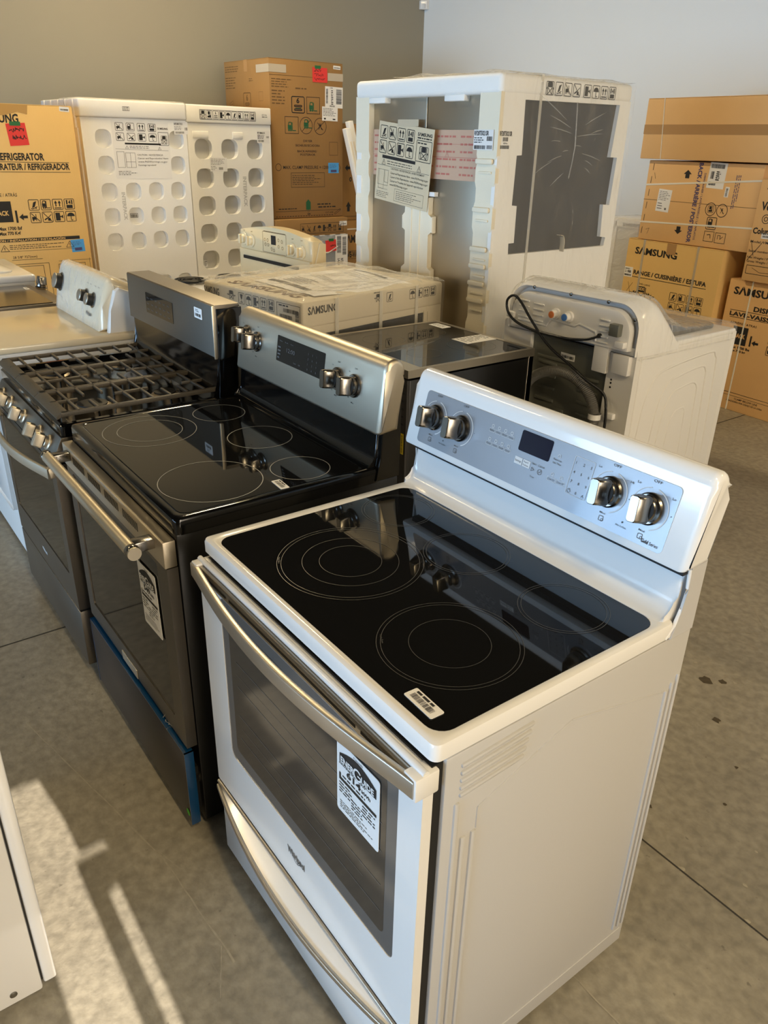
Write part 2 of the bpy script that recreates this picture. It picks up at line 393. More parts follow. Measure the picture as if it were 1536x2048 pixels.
            P([(0.16, 0.16), (0.72, 0.16), (0.72, 0.44), (0.56, 0.5), (0.5, 0.42), (0.3, 0.42), (0.16, 0.36)]); L((0.74, 0.14), (0.74, 0.9)); P([(0.24, 0.5), (0.62, 0.5), (0.62, 0.9), (0.24, 0.9)]) if frame != 'o' else L((0.3, 0.3), (0.3, 0.8))
        elif kind == 'kick':
            P([(0.2, 0.2), (0.5, 0.36), (0.44, 0.46), (0.16, 0.3)]); L((0.44, 0.36), (0.86, 0.72)); P([(0.5, 0.16), (0.8, 0.16), (0.72, 0.44), (0.5, 0.36)]); L((0.12, 0.9), (0.88, 0.1))
        elif kind == 'noman':
            L((0.3, 0.2), (0.62, 0.8)); L((0.7, 0.2), (0.4, 0.8)); L((0.34, 0.56), (0.66, 0.56)); L((0.16, 0.84), (0.84, 0.16))
        elif kind == 'clamp':
            P([(0.26, 0.56), (0.74, 0.56), (0.74, 0.94), (0.26, 0.94)]); L((0.2, 0.9), (0.2, 0.06)); L((0.8, 0.9), (0.8, 0.06)); L((0.26, 0.08), (0.74, 0.52)); L((0.74, 0.08), (0.26, 0.52))
            P([(-0.16, 0.5), (-0.02, 0.4), (-0.02, 0.6)]) if frame is False else None; P([(1.16, 0.5), (1.02, 0.4), (1.02, 0.6)]) if frame is False else None
            P([(-0.02, 0.46), (0.12, 0.4), (0.12, 0.6)]); P([(1.02, 0.46), (0.88, 0.4), (0.88, 0.6)])
        elif kind == 'six':
            s.text('6', a0+W*0.38, b0+H*0.6, a0+W*0.6, b0+H*0.9, bold=True)
            s.frame(*q(0.2, 0.36), *q(0.8, 0.5), w, W*0.06); s.frame(*q(0.2, 0.14), *q(0.8, 0.28), w, W*0.06)
        elif kind == 'arrow_up': P([(0.5, 1), (0, 0.5), (0.25, 0.5), (0.25, 0), (0.75, 0), (0.75, 0.5), (1, 0.5)])
        elif kind == 'arrow_down': P([(0.5, 0), (1, 0.5), (0.75, 0.5), (0.75, 1), (0.25, 1), (0.25, 0.5), (0, 0.5)])
        elif kind == 'arrow_left': P([(0, 0.5), (0.5, 0), (0.5, 0.3), (1, 0.3), (1, 0.7), (0.5, 0.7), (0.5, 1)])
        elif kind == 'warn': s.path([q(0, 0), q(1, 0), q(0.5, 1)], w*1.3, True); P([(0.46, 0.3), (0.54, 0.3), (0.54, 0.65), (0.46, 0.65)]); s.disc(*q(0.5, 0.18), w, 8)
    def build(s, name, m, parent=None):
        me = bpy.data.meshes.new(name); s.bm.to_mesh(me); s.bm.free()
        me.materials.append(M[m]); o = bpy.data.objects.new(name, me); COL.objects.link(o); o.parent = parent
        return o
def thing(name, label, cat, loc=(0, 0, 0), yaw=0.0, group=None):
    o = bpy.data.objects.new(name, None); COL.objects.link(o); o.location = loc; o.rotation_euler = (0, 0, yaw); o.empty_display_size = 0.1
    o['label'] = label; o['category'] = cat
    if group: o['group'] = group
    return o
def tag(o, label, cat, group=None):
    o['label'] = label; o['category'] = cat
    if group: o['group'] = group
    return o
def struct(o): o['kind'] = 'structure'; return o
def F_front(): return (0, 0, 0), (1, 0, 0), (0, 0, 1)
def F_right(w): return (w, 0, 0), (0, 1, 0), (0, 0, 1)
def F_left(d): return (0, d, 0), (0, -1, 0), (0, 0, 1)
def F_top(z): return (0, 0, z), (1, 0, 0), (0, 1, 0)
def sheet(parent, fr, a0, b0, a1, b1, m='paper', name='paper_label', deg=0, th=0.0009, lift=0.0, r=0.0):
    """a real piece of paper stuck on a face; returns it with a Marks to print on it"""
    k = Marks(*fr, eps=lift); c = ((a0+a1)/2, (b0+b1)/2)
    k.turn(*c, deg)
    lp = rrect(a0, b0, a1, b1, r, 4) if r else [(a0, b0), (a1, b0), (a1, b1), (a0, b1)]
    lo = [k.P(*p) for p in lp]; hi = [p+k.n*th for p in lo]
    b = MB(); b.loft([lo, hi]); k.bm.free()
    o = b.build(name, m, parent)
    t = Marks(*fr, eps=lift+th+0.0006); t.turn(*c, deg)
    return o, t
M['paper_warm'] = mat('warm_paper', (212, 196, 164), 0.6)
M['band_tape'] = mat('pinkish_printed_tape', (206, 172, 146), 0.3)
M['foam_grey'] = mat('greyish_foam', (196, 194, 188), 0.62, bump=(220, 0.1))
M['card_tape'] = mat('tape_on_carton', (190, 148, 84), 0.2)
M['tape_silver'] = mat('silvery_tape', (190, 178, 158), 0.25)
M['sun_block'] = mat('sun_block_fabric', (214, 206, 188), 0.8)
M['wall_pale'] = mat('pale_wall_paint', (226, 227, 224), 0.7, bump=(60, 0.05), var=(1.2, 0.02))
M['dryer_white'] = mat('warm_lit_white_enamel', (220, 205, 174), 0.2, coat=0.3)  # white dryer enamel with the warm lamp light mixed into its colour
M['foam_wrapped'] = mat('foam_under_film', (206, 194, 168), 0.5)
M['card_tall_shaded'] = mat('shaded_kraft_cardboard', (154, 118, 72), 0.75, spec=0.25, bump=(1.0, 0.12, (260, 260, 3)), var=(4, 0.06))  # darker kraft copy: the shade on the tall carton is in the colour
M['sun_filter_pane'] = film('sun_filter_glass', tint=(0.16, 0.16, 0.16), clear=0.97, wrinkle=0.0, rough=0.02)
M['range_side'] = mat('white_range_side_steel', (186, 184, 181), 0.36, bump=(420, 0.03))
M['fold_wrap'] = film('folded_stretch_wrap', clear=0.88, wrinkle=0.3, scale=7)
# ================================================================ SETTING
XL, XR, YF, YB, ZC = -6.3, 11.0, -9.0, 5.58, 4.4
b = MB(); b.box(XL, YF, -0.12, XR, YB, 0); struct(b.build('floor', 'floor'))
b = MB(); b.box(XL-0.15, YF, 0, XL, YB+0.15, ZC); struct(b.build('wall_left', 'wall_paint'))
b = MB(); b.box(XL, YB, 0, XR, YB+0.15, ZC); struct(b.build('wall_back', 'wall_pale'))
b = MB(); b.box(XL-0.15, YF-0.15, ZC, XR+0.15, YB+0.15, ZC+0.1); struct(b.build('ceiling', 'ceiling_black'))
# front wall: an assumed long glazed shop front, out of view
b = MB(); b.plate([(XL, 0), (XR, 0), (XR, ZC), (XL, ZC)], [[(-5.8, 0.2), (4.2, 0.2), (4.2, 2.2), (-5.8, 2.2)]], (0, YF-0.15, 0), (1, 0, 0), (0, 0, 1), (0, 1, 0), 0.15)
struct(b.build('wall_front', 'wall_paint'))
b = MB()
for i in range(6):
    x = -5.8+10.0*i/5; b.box(x-0.03, YF-0.1, 0.2, x+0.03, YF-0.04, 2.2)
for z in (0.2, 2.14): b.box(-5.8, YF-0.1, z, 4.2, YF-0.04, z+0.06)
w1 = struct(b.build('assumed_window_1', 'frame_dark'))  # assumed window frame, never in view
b = MB(); b.box(-5.8, YF-0.075, 0.2, 4.2, YF-0.07, 2.2); b.build('pane', 'pane', w1)
# right wall: added sealed window band, plus unseen openings shaped to cut the sun patches
b = MB(); sun_hole = [(-1.6, 0.02), (-0.469, 0.02), (-0.469, 4.074), (-0.387, 4.074), (-0.387, 4.099), (-0.451, 4.099), (-0.455, 4.150), (-0.475, 4.215), (-1.6, 4.235)]
slot = [(-0.427, 0.02), (-0.400, 0.02), (-0.400, 4.046), (-0.427, 4.040)]
band = [(0.2, 0.7), (5.0, 0.7), (5.0, 3.2), (0.2, 3.2)]
b.plate([(YF, 0), (YB, 0), (YB, ZC), (YF, ZC)], [sun_hole, slot, band], (XR, 0, 0), (0, 1, 0), (0, 0, 1), (1, 0, 0), 0.05)
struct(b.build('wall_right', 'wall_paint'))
b = MB()
for y in (0.2, 1.75, 3.3, 4.94): b.box(XR+0.01, y, 0.7, XR+0.05, y+0.06, 3.2)
for z in (0.7, 3.14): b.box(XR+0.01, 0.2, z, XR+0.05, 5.0, z+0.06)
w2 = struct(b.build('added_window_2', 'frame_dark'))  # added frame out of view, round a band that lets no light in
b = MB(); b.box(XR+0.01, -1.6, 0.02, XR+0.016, -0.586, 4.3); b.build('sun_filter_pane', 'sun_filter_pane', w2)  # added unseen filter that dims the sun falling on the white appliance
b = MB(); b.box(XR+0.03, 0.2, 0.70, XR+0.034, 5.0, 3.2); b.build('sun_block_panel', 'sun_block', w2)  # opaque sheet added out of view to stop sun entering by the band
# saw-cut joints and worn marks in the concrete
b = MB(); b.box(XL, 0.905, -0.001, XR, 0.9092, 0.0012); b.box(-1.272, YF, -0.001, -1.266, YB, 0.0012);
struct(b.build('trim_1', 'joint'))
R = random.Random(3)
b = MB()
def scratch(p, q, w, wob=0.0012, n=10):
    pts = []
    for i in range(n+1):
        t = i/n; pts.append((p[0]+(q[0]-p[0])*t+R.uniform(-wob, wob), p[1]+(q[1]-p[1])*t+R.uniform(-wob, wob)))
    for u, v in zip(pts[:-1], pts[1:]):
        d = Vector((v[0]-u[0], v[1]-u[1])); n_ = Vector((-d.y, d.x)).normalized()*w*R.uniform(0.3, 0.6)
        b.face([(u[0]+n_.x, u[1]+n_.y, 0.0008), (u[0]-n_.x, u[1]-n_.y, 0.0008), (v[0]-n_.x, v[1]-n_.y, 0.0008), (v[0]+n_.x, v[1]+n_.y, 0.0008)])
scratch((-0.80, -0.305), (-0.25, -0.188), 0.003); scratch((-0.25, -0.188), (-0.063, -0.151), 0.004); scratch((-0.063, -0.151), (0.284, -0.128), 0.004); scratch((0.23, -0.135), (0.34, -0.19), 0.0025); scratch((-0.02, -0.13), (-0.10, -0.152), 0.002)
scratch((0.62, 0.468), (1.1, 0.466), 0.003, 0.002); scratch((0.10, 1.9), (0.42, 2.3), 0.003); scratch((0.12, 2.25), (0.40, 2.0), 0.003)
struct(b.build('trim_2', 'scratch'))
b = MB()
def blot(x, y, r):
    n = 9; b.face([(x+r*R.uniform(0.4, 1.1)*math.cos(2*math.pi*i/n), y+r*R.uniform(0.3, 0.8)*math.sin(2*math.pi*i/n), 0.001) for i in range(n)])
for x, y, r in ((0.30, 1.66, 0.035), (0.34, 1.70, 0.02), (0.44, 1.50, 0.022), (0.60, 1.36, 0.008), (0.54, 1.02, 0.012), (0.20, 2.4, 0.012), (0.66, 1.20, 0.008)): blot(x, y, r)
struct(b.build('trim_3', 'chip'))
b = MB()
for x, y, r in ((0.72, 0.912, 0.012), (0.78, 0.905, 0.008), (0.9, 0.913, 0.01), (0.84, 1.0, 0.008), (0.25, 1.98, 0.008), (0.33, 2.15, 0.006), (0.22, 1.72, 0.01), (0.37, 1.73, 0.009), (0.80, 1.12, 0.006), (0.86, 1.17, 0.01)): blot(x, y, r)
struct(b.build('trim_4', 'scratch'))
# sensor in the corner of the room
t = thing('wall_sensor', 'small white motion sensor high in the room corner', 'sensor', (XL, YB, 2.93))
b = MB(); b.prism([(0.002, -0.002), (0.075, -0.002), (0.075, -0.03), (0.03, -0.075), (0.002, -0.075)], 'z', 0, 0.085, 0.008); b.build('housing', 'white', t, 40)
b = MB(); b.obox((0.056, -0.056, 0.03), (0.7071, 0.7071, 0), (0, 0, 1), (0.7071, -0.7071, 0), 0.016, 0.02, 0.003, 0.002); b.build('lens', 'ink_pale', t, 40)
# assumed ceiling lamps, out of view, each with a warm area light
for i, (x, y) in enumerate(((-4.1, 2.0), (-3.4, -1.6), (0.0, -3.4), (3.2, -0.4), (6.4, -0.4), (3.4, 3.6))):
    t = thing('assumed_ceiling_lamp', 'assumed long ceiling strip lamp, out of view under the dark ceiling', 'lamp', (x, y, ZC), 0, 'assumed strip lamps under the ceiling')
    b = MB(); b.box(-0.75, -0.09, -0.08, 0.75, 0.09, 0); b.build('lamp_housing', 'white_side', t)
    b = MB(); b.box(-0.72, -0.07, -0.10, 0.72, 0.07, -0.08, 0.008); b.build('diffuser', 'lamp_glow', t)
    area('assumed_strip_lamp_light', (x, y, ZC-0.12), (0, 0, -1), 1.44, 0.14, LAMP_POWER*(2.0, 0.6, 0.45, 1.9, 1.9, 0.9)[i], LAMP_COLOR)

# ================================================================ RANGES IN THE FRONT ROW
def glass_top(t, x0, x1, y0, y1, z, gx0, gy0, gx1, gy1, m, thick=0.034, r=0.014, lip=0.006, gr=0.03):
    """enamel frame with a rounded opening and the ceramic glass in it"""
    k = 6; L = []
    def lp(a, c, d, e, rr, zz): return [Vector((p[0], p[1], zz)) for p in rrect(a, c, d, e, rr, k)]
    L.append(lp(x0+0.004, y0+0.004, x1-0.004, y1, r, z-thick)); L.append(lp(x0, y0, x1, y1, r, z-thick+0.004)); L.append(lp(x0, y0, x1, y1, r, z-0.008))
    L.append(lp(x0+0.002, y0+0.002, x1-0.002, y1-0.002, r, z-0.0025)); L.append(lp(x0+0.007, y0+0.007, x1-0.007, y1-0.007, r, z))
    L.append(lp(gx0-0.004, gy0-0.004, gx1+0.004, gy1+0.004, gr+0.004, z)); L.append(lp(gx0, gy0, gx1, gy1, gr, z-0.0015)); L.append(lp(gx0, gy0, gx1, gy1, gr, z-0.012))
    b = MB(); b.loft(L); b.build('cooktop_frame', m, t, 40)
    b = MB(); b.loft([lp(gx0+0.0004, gy0+0.0004, gx1-0.0004, gy1-0.0004, gr, z-0.010), lp(gx0+0.0004, gy0+0.0004, gx1-0.0004, gy1-0.0004, gr, z-0.001)])
    return b.build('ceramic_glass_top', 'glass_black', t, 30)
def knob(t, p, n, up, skirt=0.030, ang=0, grip=(0.0105, 0.025, 0.030), m='chrome', name='knob'):
    u, v, w = frame_from(n, up); p = Vector(p)
    a = math.radians(ang); u, v = u*math.cos(a)+v*math.sin(a), v*math.cos(a)-u*math.sin(a)
    b = MB(); b.lathe([(skirt, 0), (skirt, 0.004), (skirt-0.003, 0.007), (skirt-0.006, 0.007), (skirt-0.006, 0.016), (skirt-0.008, 0.018)], p, w, 32)
    k = b.build(name, m, t, 40)
    b = MB(); b.lathe([(skirt-0.0075, 0.018), (skirt-0.0075, 0.0205)], p, w, 28); b.build('shadow_gap', 'black_matte', k)
    # D shaped grip: a disc cut off on both sides, tapering to a flat front
    gw, gh, gd = grip; b = MB(); L = []
    for h, sw, sh in ((0.0205, 1.5, 0.98), (0.026, 1.5, 0.98), (0.0205+gd-0.002, 0.95, 0.94), (0.0205+gd, 0.8, 0.88)):
        L.append([p+w*h+u*x*sw+v*y*sh for x, y in rrect(-gw, -gh, gw, gh, gw*0.55, 4)])
    b.loft(L); b.build('grip', m, k, 35)
    return k
def sticker(t, fr, a0, b0, a1, b1, deg=0, seed=1, r=0.003, name='barcode_sticker', lift=0):
    o, p = sheet(t, fr, a0, b0, a1, b1, 'paper', name, deg, r=r, lift=lift)
    W, H = a1-a0, b1-b0; p.barcode(a0+W*0.12, b0+H*0.22, a1-W*0.12, b0+H*0.62, 22, seed); p.scribble(a0+W*0.12, b0+H*0.68, a1-W*0.12, b0+H*0.92, 1, 0.7, seed)
    p.build('label_print', 'ink', o)
    return o
def energuide(t, fr, a0, b0, a1, b1, num, deg=0, r=0.006):
    o, p = sheet(t, fr, a0, b0, a1, b1, 'paper', 'energy_label', deg, r=r)
    W, H = a1-a0, b1-b0; q = lambda x, y: (a0+W*x, b0+H*y)
    # arched black heading with the reversed letters cut in white
    top = [q(0.07+0.86*i/10, 0.845+0.10*math.sin(math.pi*i/10)) for i in range(11)]
    p.poly([q(0.07, 0.72), q(0.93, 0.72)]+top[::-1])
    p.text('Canada', *q(0.40, 0.955), *q(0.62, 0.98))
    p.text(num, *q(0.24, 0.60), *q(0.58, 0.685), bold=True); p.text('kWh', *q(0.60, 0.60), *q(0.80, 0.645), bold=True)
    p.scribble(*q(0.06, 0.692), *q(0.94, 0.712), 1, 0.6, 4)
    p.rect(*q(0.06, 0.47), *q(0.94, 0.51)); p.rect(*q(0.06, 0.51), *q(0.10, 0.57)); p.scribble(*q(0.14, 0.53), *q(0.90, 0.57), 1, 0.5, 3)
    p.scribble(*q(0.06, 0.28), *q(0.40, 0.45), 4, 0.35, 5); p.scribble(*q(0.62, 0.28), *q(0.94, 0.45), 4, 0.35, 6); p.scribble(*q(0.36, 0.20), *q(0.72, 0.36), 4, 0.35, 8)
    p.scribble(*q(0.08, 0.06), *q(0.90, 0.18), 4, 0.28, 9)
    p.build('label_print', 'ink', o)
    p2 = Marks(*fr, eps=0.0026); p2.turn((a0+a1)/2, (b0+b1)/2, deg)
    p2.text('ENER', *q(0.11, 0.745), *q(0.43, 0.83), bold=True); p2.text('UIDE', *q(0.60, 0.745), *q(0.89, 0.83), bold=True); p2.ring(*q(0.515, 0.79), W*0.085, W*0.03, 40, (40, 350)); p2.rect(*q(0.515, 0.775), *q(0.60, 0.795))
    p2.build('label_print', 'paper', o)
    return o
def bowed_handle(t, x0, x1, y0, z, bow, m, rz=0.017, ry=0.006, dz=0.0, name='handle', ends=True, n=24):
    pts = []
    for i in range(n+1):
        s = -1+2*i/n; k = 1-s*s; pts.append((x0+(x1-x0)*i/n, y0-bow*k**1.2, z+dz*k))
    b = MB(); b.tube(pts, ry, rv=rz, up=(0, 0, 1))
    if ends:
        for x in (x0+0.012, x1-0.012): b.box(x-0.012, y0-0.004, z-rz, x+0.012, y0+0.02, z+rz, 0.003)
    return b.build(name, m, t, 40)

# ---- the white range in the foreground
W_ = 0.759
t = thing('electric_range', 'white electric range with black glass top and grey control panel, nearest the camera', 'range')
b = MB(); b.box(0.004, 0.026, 0.020, W_-0.003, 0.612, 0.8765, 0.004)
for y in (0.08, 0.55):
    for x in (0.06, 0.69): b.lathe([(0.018, 0), (0.018, 0.022)], (x, y, 0), (0, 0, 1), 14)
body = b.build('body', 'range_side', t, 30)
b = MB(); XS = W_-0.003
def rib(p, q, w=0.005, h=0.0042):
    """pressed rib on the right side panel, p and q are (y, z)"""
    A = Vector((XS, p[0], p[1])); B = Vector((XS, q[0], q[1])); d = (B-A).normalized(); n = Vector((1, 0, 0))
    b.obox((A+B)/2, d, d.cross(n), n, (B-A).length/2, w, h, h*0.9)
for y in (0.052, 0.070, 0.092): rib((y, 0.70 if y > 0.06 else 0.78), (y, 0.075), 0.0055)
for i in range(5): rib((0.055, 0.862-0.0145*i-0.012), (0.205-0.004*i, 0.870-0.0145*i-0.012), 0.0045)
for y in (0.570, 0.585, 0.600): rib((y, 0.752+(y-0.57)*0.9), (y, 0.085), 0.0045)
rib((0.03, 0.068), (0.600, 0.068), 0.002, 0.0012)
for p, q in (((0.098, 0.745), (0.225, 0.79)), ((0.225, 0.79), (0.30, 0.815)), ((0.30, 0.815), (0.565, 0.752)), ((0.098, 0.745), (0.098, 0.70))): rib(p, q, 0.0016, 0.0016)
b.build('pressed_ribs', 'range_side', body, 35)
b = MB(); b.box(0.012, 0.005, 0.03, W_-0.010, 0.026, 0.87); b.box(0.02, 0.05, 0.004, W_-0.02, 0.58, 0.02); b.build('dark_gap', 'black_matte', t)
g = glass_top(t, 0, W_, 0, 0.552, 0.914, 0.028, 0.019, 0.742, 0.520, 'white')
k = Marks(*F_top(0.914), eps=-0.0004)
for cx, cy, rs in ((0.257, 0.199, (0.145, 0.137, 0.096, 0.062)), (0.580, 0.180, (0.123, 0.116, 0.069)), (0.614, 0.420, (0.082, 0.076)), (0.362, 0.412, (0.088, 0.082)), (0.124, 0.418, (0.082, 0.076))):
    for r in rs: k.ring(cx, cy, r, 0.0009)
for cx, cy in ((0.175, 0.082), (0.505, 0.092)): k.turn(cx, cy, -28); k.text('Triple Zone', cx-0.012, cy, cx+0.014, cy+0.0036); k.turn(0, 0, 0)
k.build('burner_marking', 'ring', g)
sticker(t, F_top(0.914), 0.6415, 0.034, 0.7095, 0.060, -2, 11, lift=-0.0006)
# riser behind the glass and the backguard above it
arc = [(0.520+0.040*math.sin(math.radians(a)), 0.954-0.040*math.cos(math.radians(a))) for a in range(0, 91, 15)]
prof = [(0.520, 0.909)]+[(y-0.0, z) for y, z in arc]+[(0.562, 0.98), (0.568, 1.03), (0.604, 1.03), (0.604, 0.880), (0.530, 0.880)]
b = MB(); b.prism(prof, 'x', 0.006, W_-0.012, 0.010, 4); b.build('riser', 'white', t, 45)
b = MB(); b.prism([(0.540, 0.880), (0.606, 0.880), (0.608, 1.158), (0.578, 1.158), (0.560, 1.03), (0.565, 0.975), (0.556, 0.93)], 'x', W_-0.0035, W_+0.0015, 0.001, 1)
b.prism([(0.540, 0.880), (0.606, 0.880), (0.608, 1.158), (0.578, 1.158), (0.560, 1.03), (0.565, 0.975), (0.556, 0.93)], 'x', 0.0, 0.0045, 0.001, 1)
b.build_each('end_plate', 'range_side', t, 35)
b = MB(); b.tube([(W_-0.002, y, z) for y, z in ((0.527, 0.884), (0.548, 0.905), (0.560, 0.935), (0.566, 0.975), (0.561, 1.015))], 0.0035, 8); b.build('end_seam', 'white', t, 40)
b = MB(); b.box(0.02, 0.545, 1.005, W_-0.004, 0.60, 1.024); b.build('dark_slot', 'black_matte', t)
Y0, Z0, Y1, Z1 = 0.5275, 1.022, 0.5640, 1.160
top = [(0.590+0.026*math.cos(math.radians(a)), 1.163+0.027*math.sin(math.radians(a))) for a in range(170, -1, -17)]
prof = [(Y0+0.008, Z0-0.006), (Y0+0.001, Z0-0.003), (Y0, Z0+0.003), (Y1-0.0015, Z1-0.008)]+top+[(0.616, 1.15), (0.604, 1.15), (0.604, Z0-0.004)]
b = MB(); b.prism(prof, 'x', -0.004, W_+0.008, 0.014, 5); hood = b.build('backguard', 'white', t, 50)
pv = Vector((0, Y1-Y0, Z1-Z0)).normalized(); pn = Vector((1, 0, 0)).cross(pv)
FP = ((0, Y0, Z0), (1, 0, 0), tuple(pv))
def plate_on(t, fr, a0, b0, a1, b1, r, m, name, th=0.0012, lift=0.0):
    k = Marks(*fr, eps=lift); lo = [k.P(*p) for p in rrect(a0, b0, a1, b1, r, 5)]; k.bm.free()
    n = k.n; b = MB(); b.loft([lo, [p+n*th for p in lo]]); return b.build(name, m, t)
panel = plate_on(t, FP, 0.043, 0.012, 0.716, 0.133, 0.009, 'silver_panel', 'control_panel')
disp = plate_on(t, FP, 0.347, 0.085, 0.430, 0.127, 0.004, 'display', 'display', 0.0008, 0.0012)
k = Marks(*FP, eps=0.0022)
KN = ((0.086, 0.078), (0.174, 0.078), (0.581, 0.078), (0.667, 0.078))
for (kx, kz), (lo, hi) in zip(KN, (('', ''), ('', ''), ('Lo', 'Hi'), ('Lo', 'Lo'))):
    k.text('OFF', kx-0.008, kz+0.0475, kx+0.009, kz+0.0525)
    if lo: k.text(lo, kx-0.037, kz+0.036, kx-0.030, kz+0.0405); k.text(hi, kx+0.036, kz+0.030, kx+0.043, kz+0.0345)
    k.text('Med', kx-0.006, kz-0.042, kx+0.006, kz-0.0385)
    k.disc(kx+0.044, kz+0.002, 0.001, 8); k.frame(kx-0.005, kz-0.056, kx+0.005, kz-0.046, 0.0009, 0.002); k.ring(kx+0.003, kz-0.053, 0.0024, 0.0008, 16)
for i, (dx, dz) in enumerate(((0, 2), (1, 2), (2, 2), (0, 1), (1, 1), (2, 1), (0, 0), (1, 0), (2, 0))):
    x = 0.493+0.0175*dx; z = 0.066+0.0185*dz; k.text(str(i+1), x, z, h=0.0055)
k.text('0', 0.5105, 0.0475, h=0.0055); k.ring(0.495, 0.050, 0.0038, 0.0008, 20); k.path([(0.495, 0.050), (0.495, 0.0525)], 0.0008); k.path([(0.526, 0.047), (0.5285, 0.052), (0.531, 0.047)], 0.0009)
for r_, z in enumerate((0.110, 0.082)):
    for i, s in enumerate((('Bake', 'Convect', 'Broil', 'Convect'), ('Keep', 'Frozen', 'Self', 'Warm'))[r_]): k.text(s, 0.259+0.0185*i, z-0.010, 0.2715+0.0185*i, z-0.0065)
k.text('Start', 0.392, 0.069, 0.404, 0.0735); k.text('Cancel', 0.409, 0.069, 0.425, 0.0735); k.path([(0.394, 0.055), (0.394, 0.063), (0.401, 0.059)], 0.0009, True); k.ring(0.416, 0.0595, 0.0052, 0.0009, 24); k.path([(0.4135, 0.0595), (0.4155, 0.0575), (0.4190, 0.0625)], 0.0009)
k.text('Remote', 0.440, 0.094, 0.460, 0.098); k.text('Start Timer', 0.440, 0.087, 0.462, 0.091); k.text('Clean On', 0.440, 0.054, 0.456, 0.058); k.text('Cook Off', 0.463, 0.054, 0.480, 0.058)
k.text('Settings', 0.3475, 0.062, 0.3645, 0.0665); k.text('Rapid', 0.371, 0.066, 0.383, 0.0695); k.text('Preheat', 0.370, 0.0595, 0.385, 0.063)
k.text('Timer', 0.395, 0.043, 0.407, 0.047); k.text('Hot Surface', 0.614, 0.027, 0.637, 0.0305); k.disc(0.626, 0.0365, 0.0018, 10); k.text('Hot Surface', 0.118, 0.027, 0.141, 0.0305); k.disc(0.130, 0.0365, 0.0018, 10)
k.text('Gold Series', 0.672, 0.019, 0.706, 0.0255); k.text('Gold', 0.672, 0.019, 0.686, 0.0255, bold=True)
k.build('printed_marks', 'ink_grey', panel)
k = Marks(*FP, eps=0.0020)
for kx, kz in KN: k.ring(kx, kz, 0.0375, 0.0022, 40, (-70, 80)); k.ring(kx, kz, 0.0375, 0.0014, 40, (100, 200))
k.frame(0.488, 0.0435, 0.5365, 0.118, 0.0009, 0.003); k.rect(0.346, 0.057, 0.3665, 0.0715); k.rect(0.3685, 0.057, 0.3885, 0.0715)
for r_, z in enumerate((0.110, 0.082)):
    for i in range(4): k.frame(0.262+0.0185*i, z-0.003, 0.269+0.0185*i, z+0.004, 0.0011, 0.002); k.frame(0.2575+0.0185*i, z-0.0125, 0.2735+0.0185*i, z-0.0045, 0.0006, 0.001)
k.ring(0.452, 0.104, 0.0034, 0.001, 16); k.frame(0.438, 0.0515, 0.459, 0.0600, 0.0006, 0.001); k.frame(0.461, 0.0515, 0.482, 0.0600, 0.0006, 0.001); k.ring(0.448, 0.066, 0.003, 0.001, 14); k.ring(0.471, 0.066, 0.003, 0.001, 14)
k.build('printed_marks', 'ink_pale', panel)
for kx, kz in KN: knob(t, Vector((0, Y0, Z0))+Vector((kx, 0, 0))+pv*kz+pn*0.0012, pn, tuple(pv), 0.029, 6)
# oven door
yd = -0.014
b = MB(); b.plate([(0.004, 0.262), (0.755, 0.262), (0.755, 0.866), (0.004, 0.866)], [rrect(0.097, 0.405, 0.700, 0.825, 0.018, 5)], (0, yd, 0), (1, 0, 0), (0, 0, 1), (0, 1, 0), 0.019)
door = b.build('oven_door', 'white', t)
k = Marks((0, yd+0.0015, 0), (1, 0, 0), (0, 0, 1), eps=0); lo = [k.P(*p) for p in rrect(0.097, 0.405, 0.700, 0.825, 0.018, 5)]; k.bm.free()
b = MB(); b.loft([lo, [p+Vector((0, 0.014, 0)) for p in lo]]); b.build('window_border', 'oven_glass_grey', door)
k = Marks((0, yd+0.0012, 0), (1, 0, 0), (0, 0, 1), eps=0); lo = [k.P(*p) for p in rrect(0.126, 0.440, 0.671, 0.795, 0.014, 5)]; k.bm.free()
b = MB(); b.loft([[p+Vector((0, 0.0004, 0)) for p in lo], lo]); ow = b.build('oven_window', 'oven_glass_brown', door)
k = Marks((0, yd+0.001, 0), (1, 0, 0), (0, 0, 1), eps=0.0004)
for z in (0.49, 0.552, 0.63, 0.692): k.line((0.15, z), (0.66, z), 0.0012)
for z, a in ((0.52, 0.16), (0.66, 0.15)): k.line((a, z), (a+0.45, z+0.004), 0.0006)
k.build('oven_rack', 'ink_grey', ow)
b = MB(); b.box(0.006, yd-0.010, 0.838, 0.753, yd, 0.864, 0.004); trim = b.build('door_top_trim', 'satin', door, 35)
b = MB()
for a, c in ((0.07, 0.15), (0.165, 0.60), (0.615, 0.69)): b.box(a, yd-0.0108, 0.848, c, yd-0.008, 0.8535)
b.build_each('vent_slot', 'black_matte', trim)
b = MB(); b.tube([(0.004, yd+0.004, 0.868), (0.755, yd+0.004, 0.868)], 0.006, 12); b.build('rolled_edge', 'white', door, 40)
b = MB(); b.box(0.728, yd-0.016, 0.826, 0.757, yd+0.028, 0.868, 0.003); b.box(0.003, yd-0.016, 0.826, 0.028, yd+0.030, 0.868, 0.003); b.build_each('handle_bracket', 'white', door, 35)
bowed_handle(door, 0.004, 0.752, yd-0.012, 0.848, 0.036, 'satin', 0.0165, 0.0065)
energuide(door, ((0, yd, 0), (1, 0, 0), (0, 0, 1)), 0.534, 0.622, 0.655, 0.775, '614')
k = Marks((0, yd, 0), (1, 0, 0), (0, 0, 1), eps=0.001); k.turn(0.385, 0.345, 0); k.text('Whirlpool', 0.344, 0.336, 0.411, 0.354, bold=True); k.ring(0.379, 0.345, 0.016, 0.0016, 40, (200, 380)); k.build('maker_badge', 'ink_grey', door)
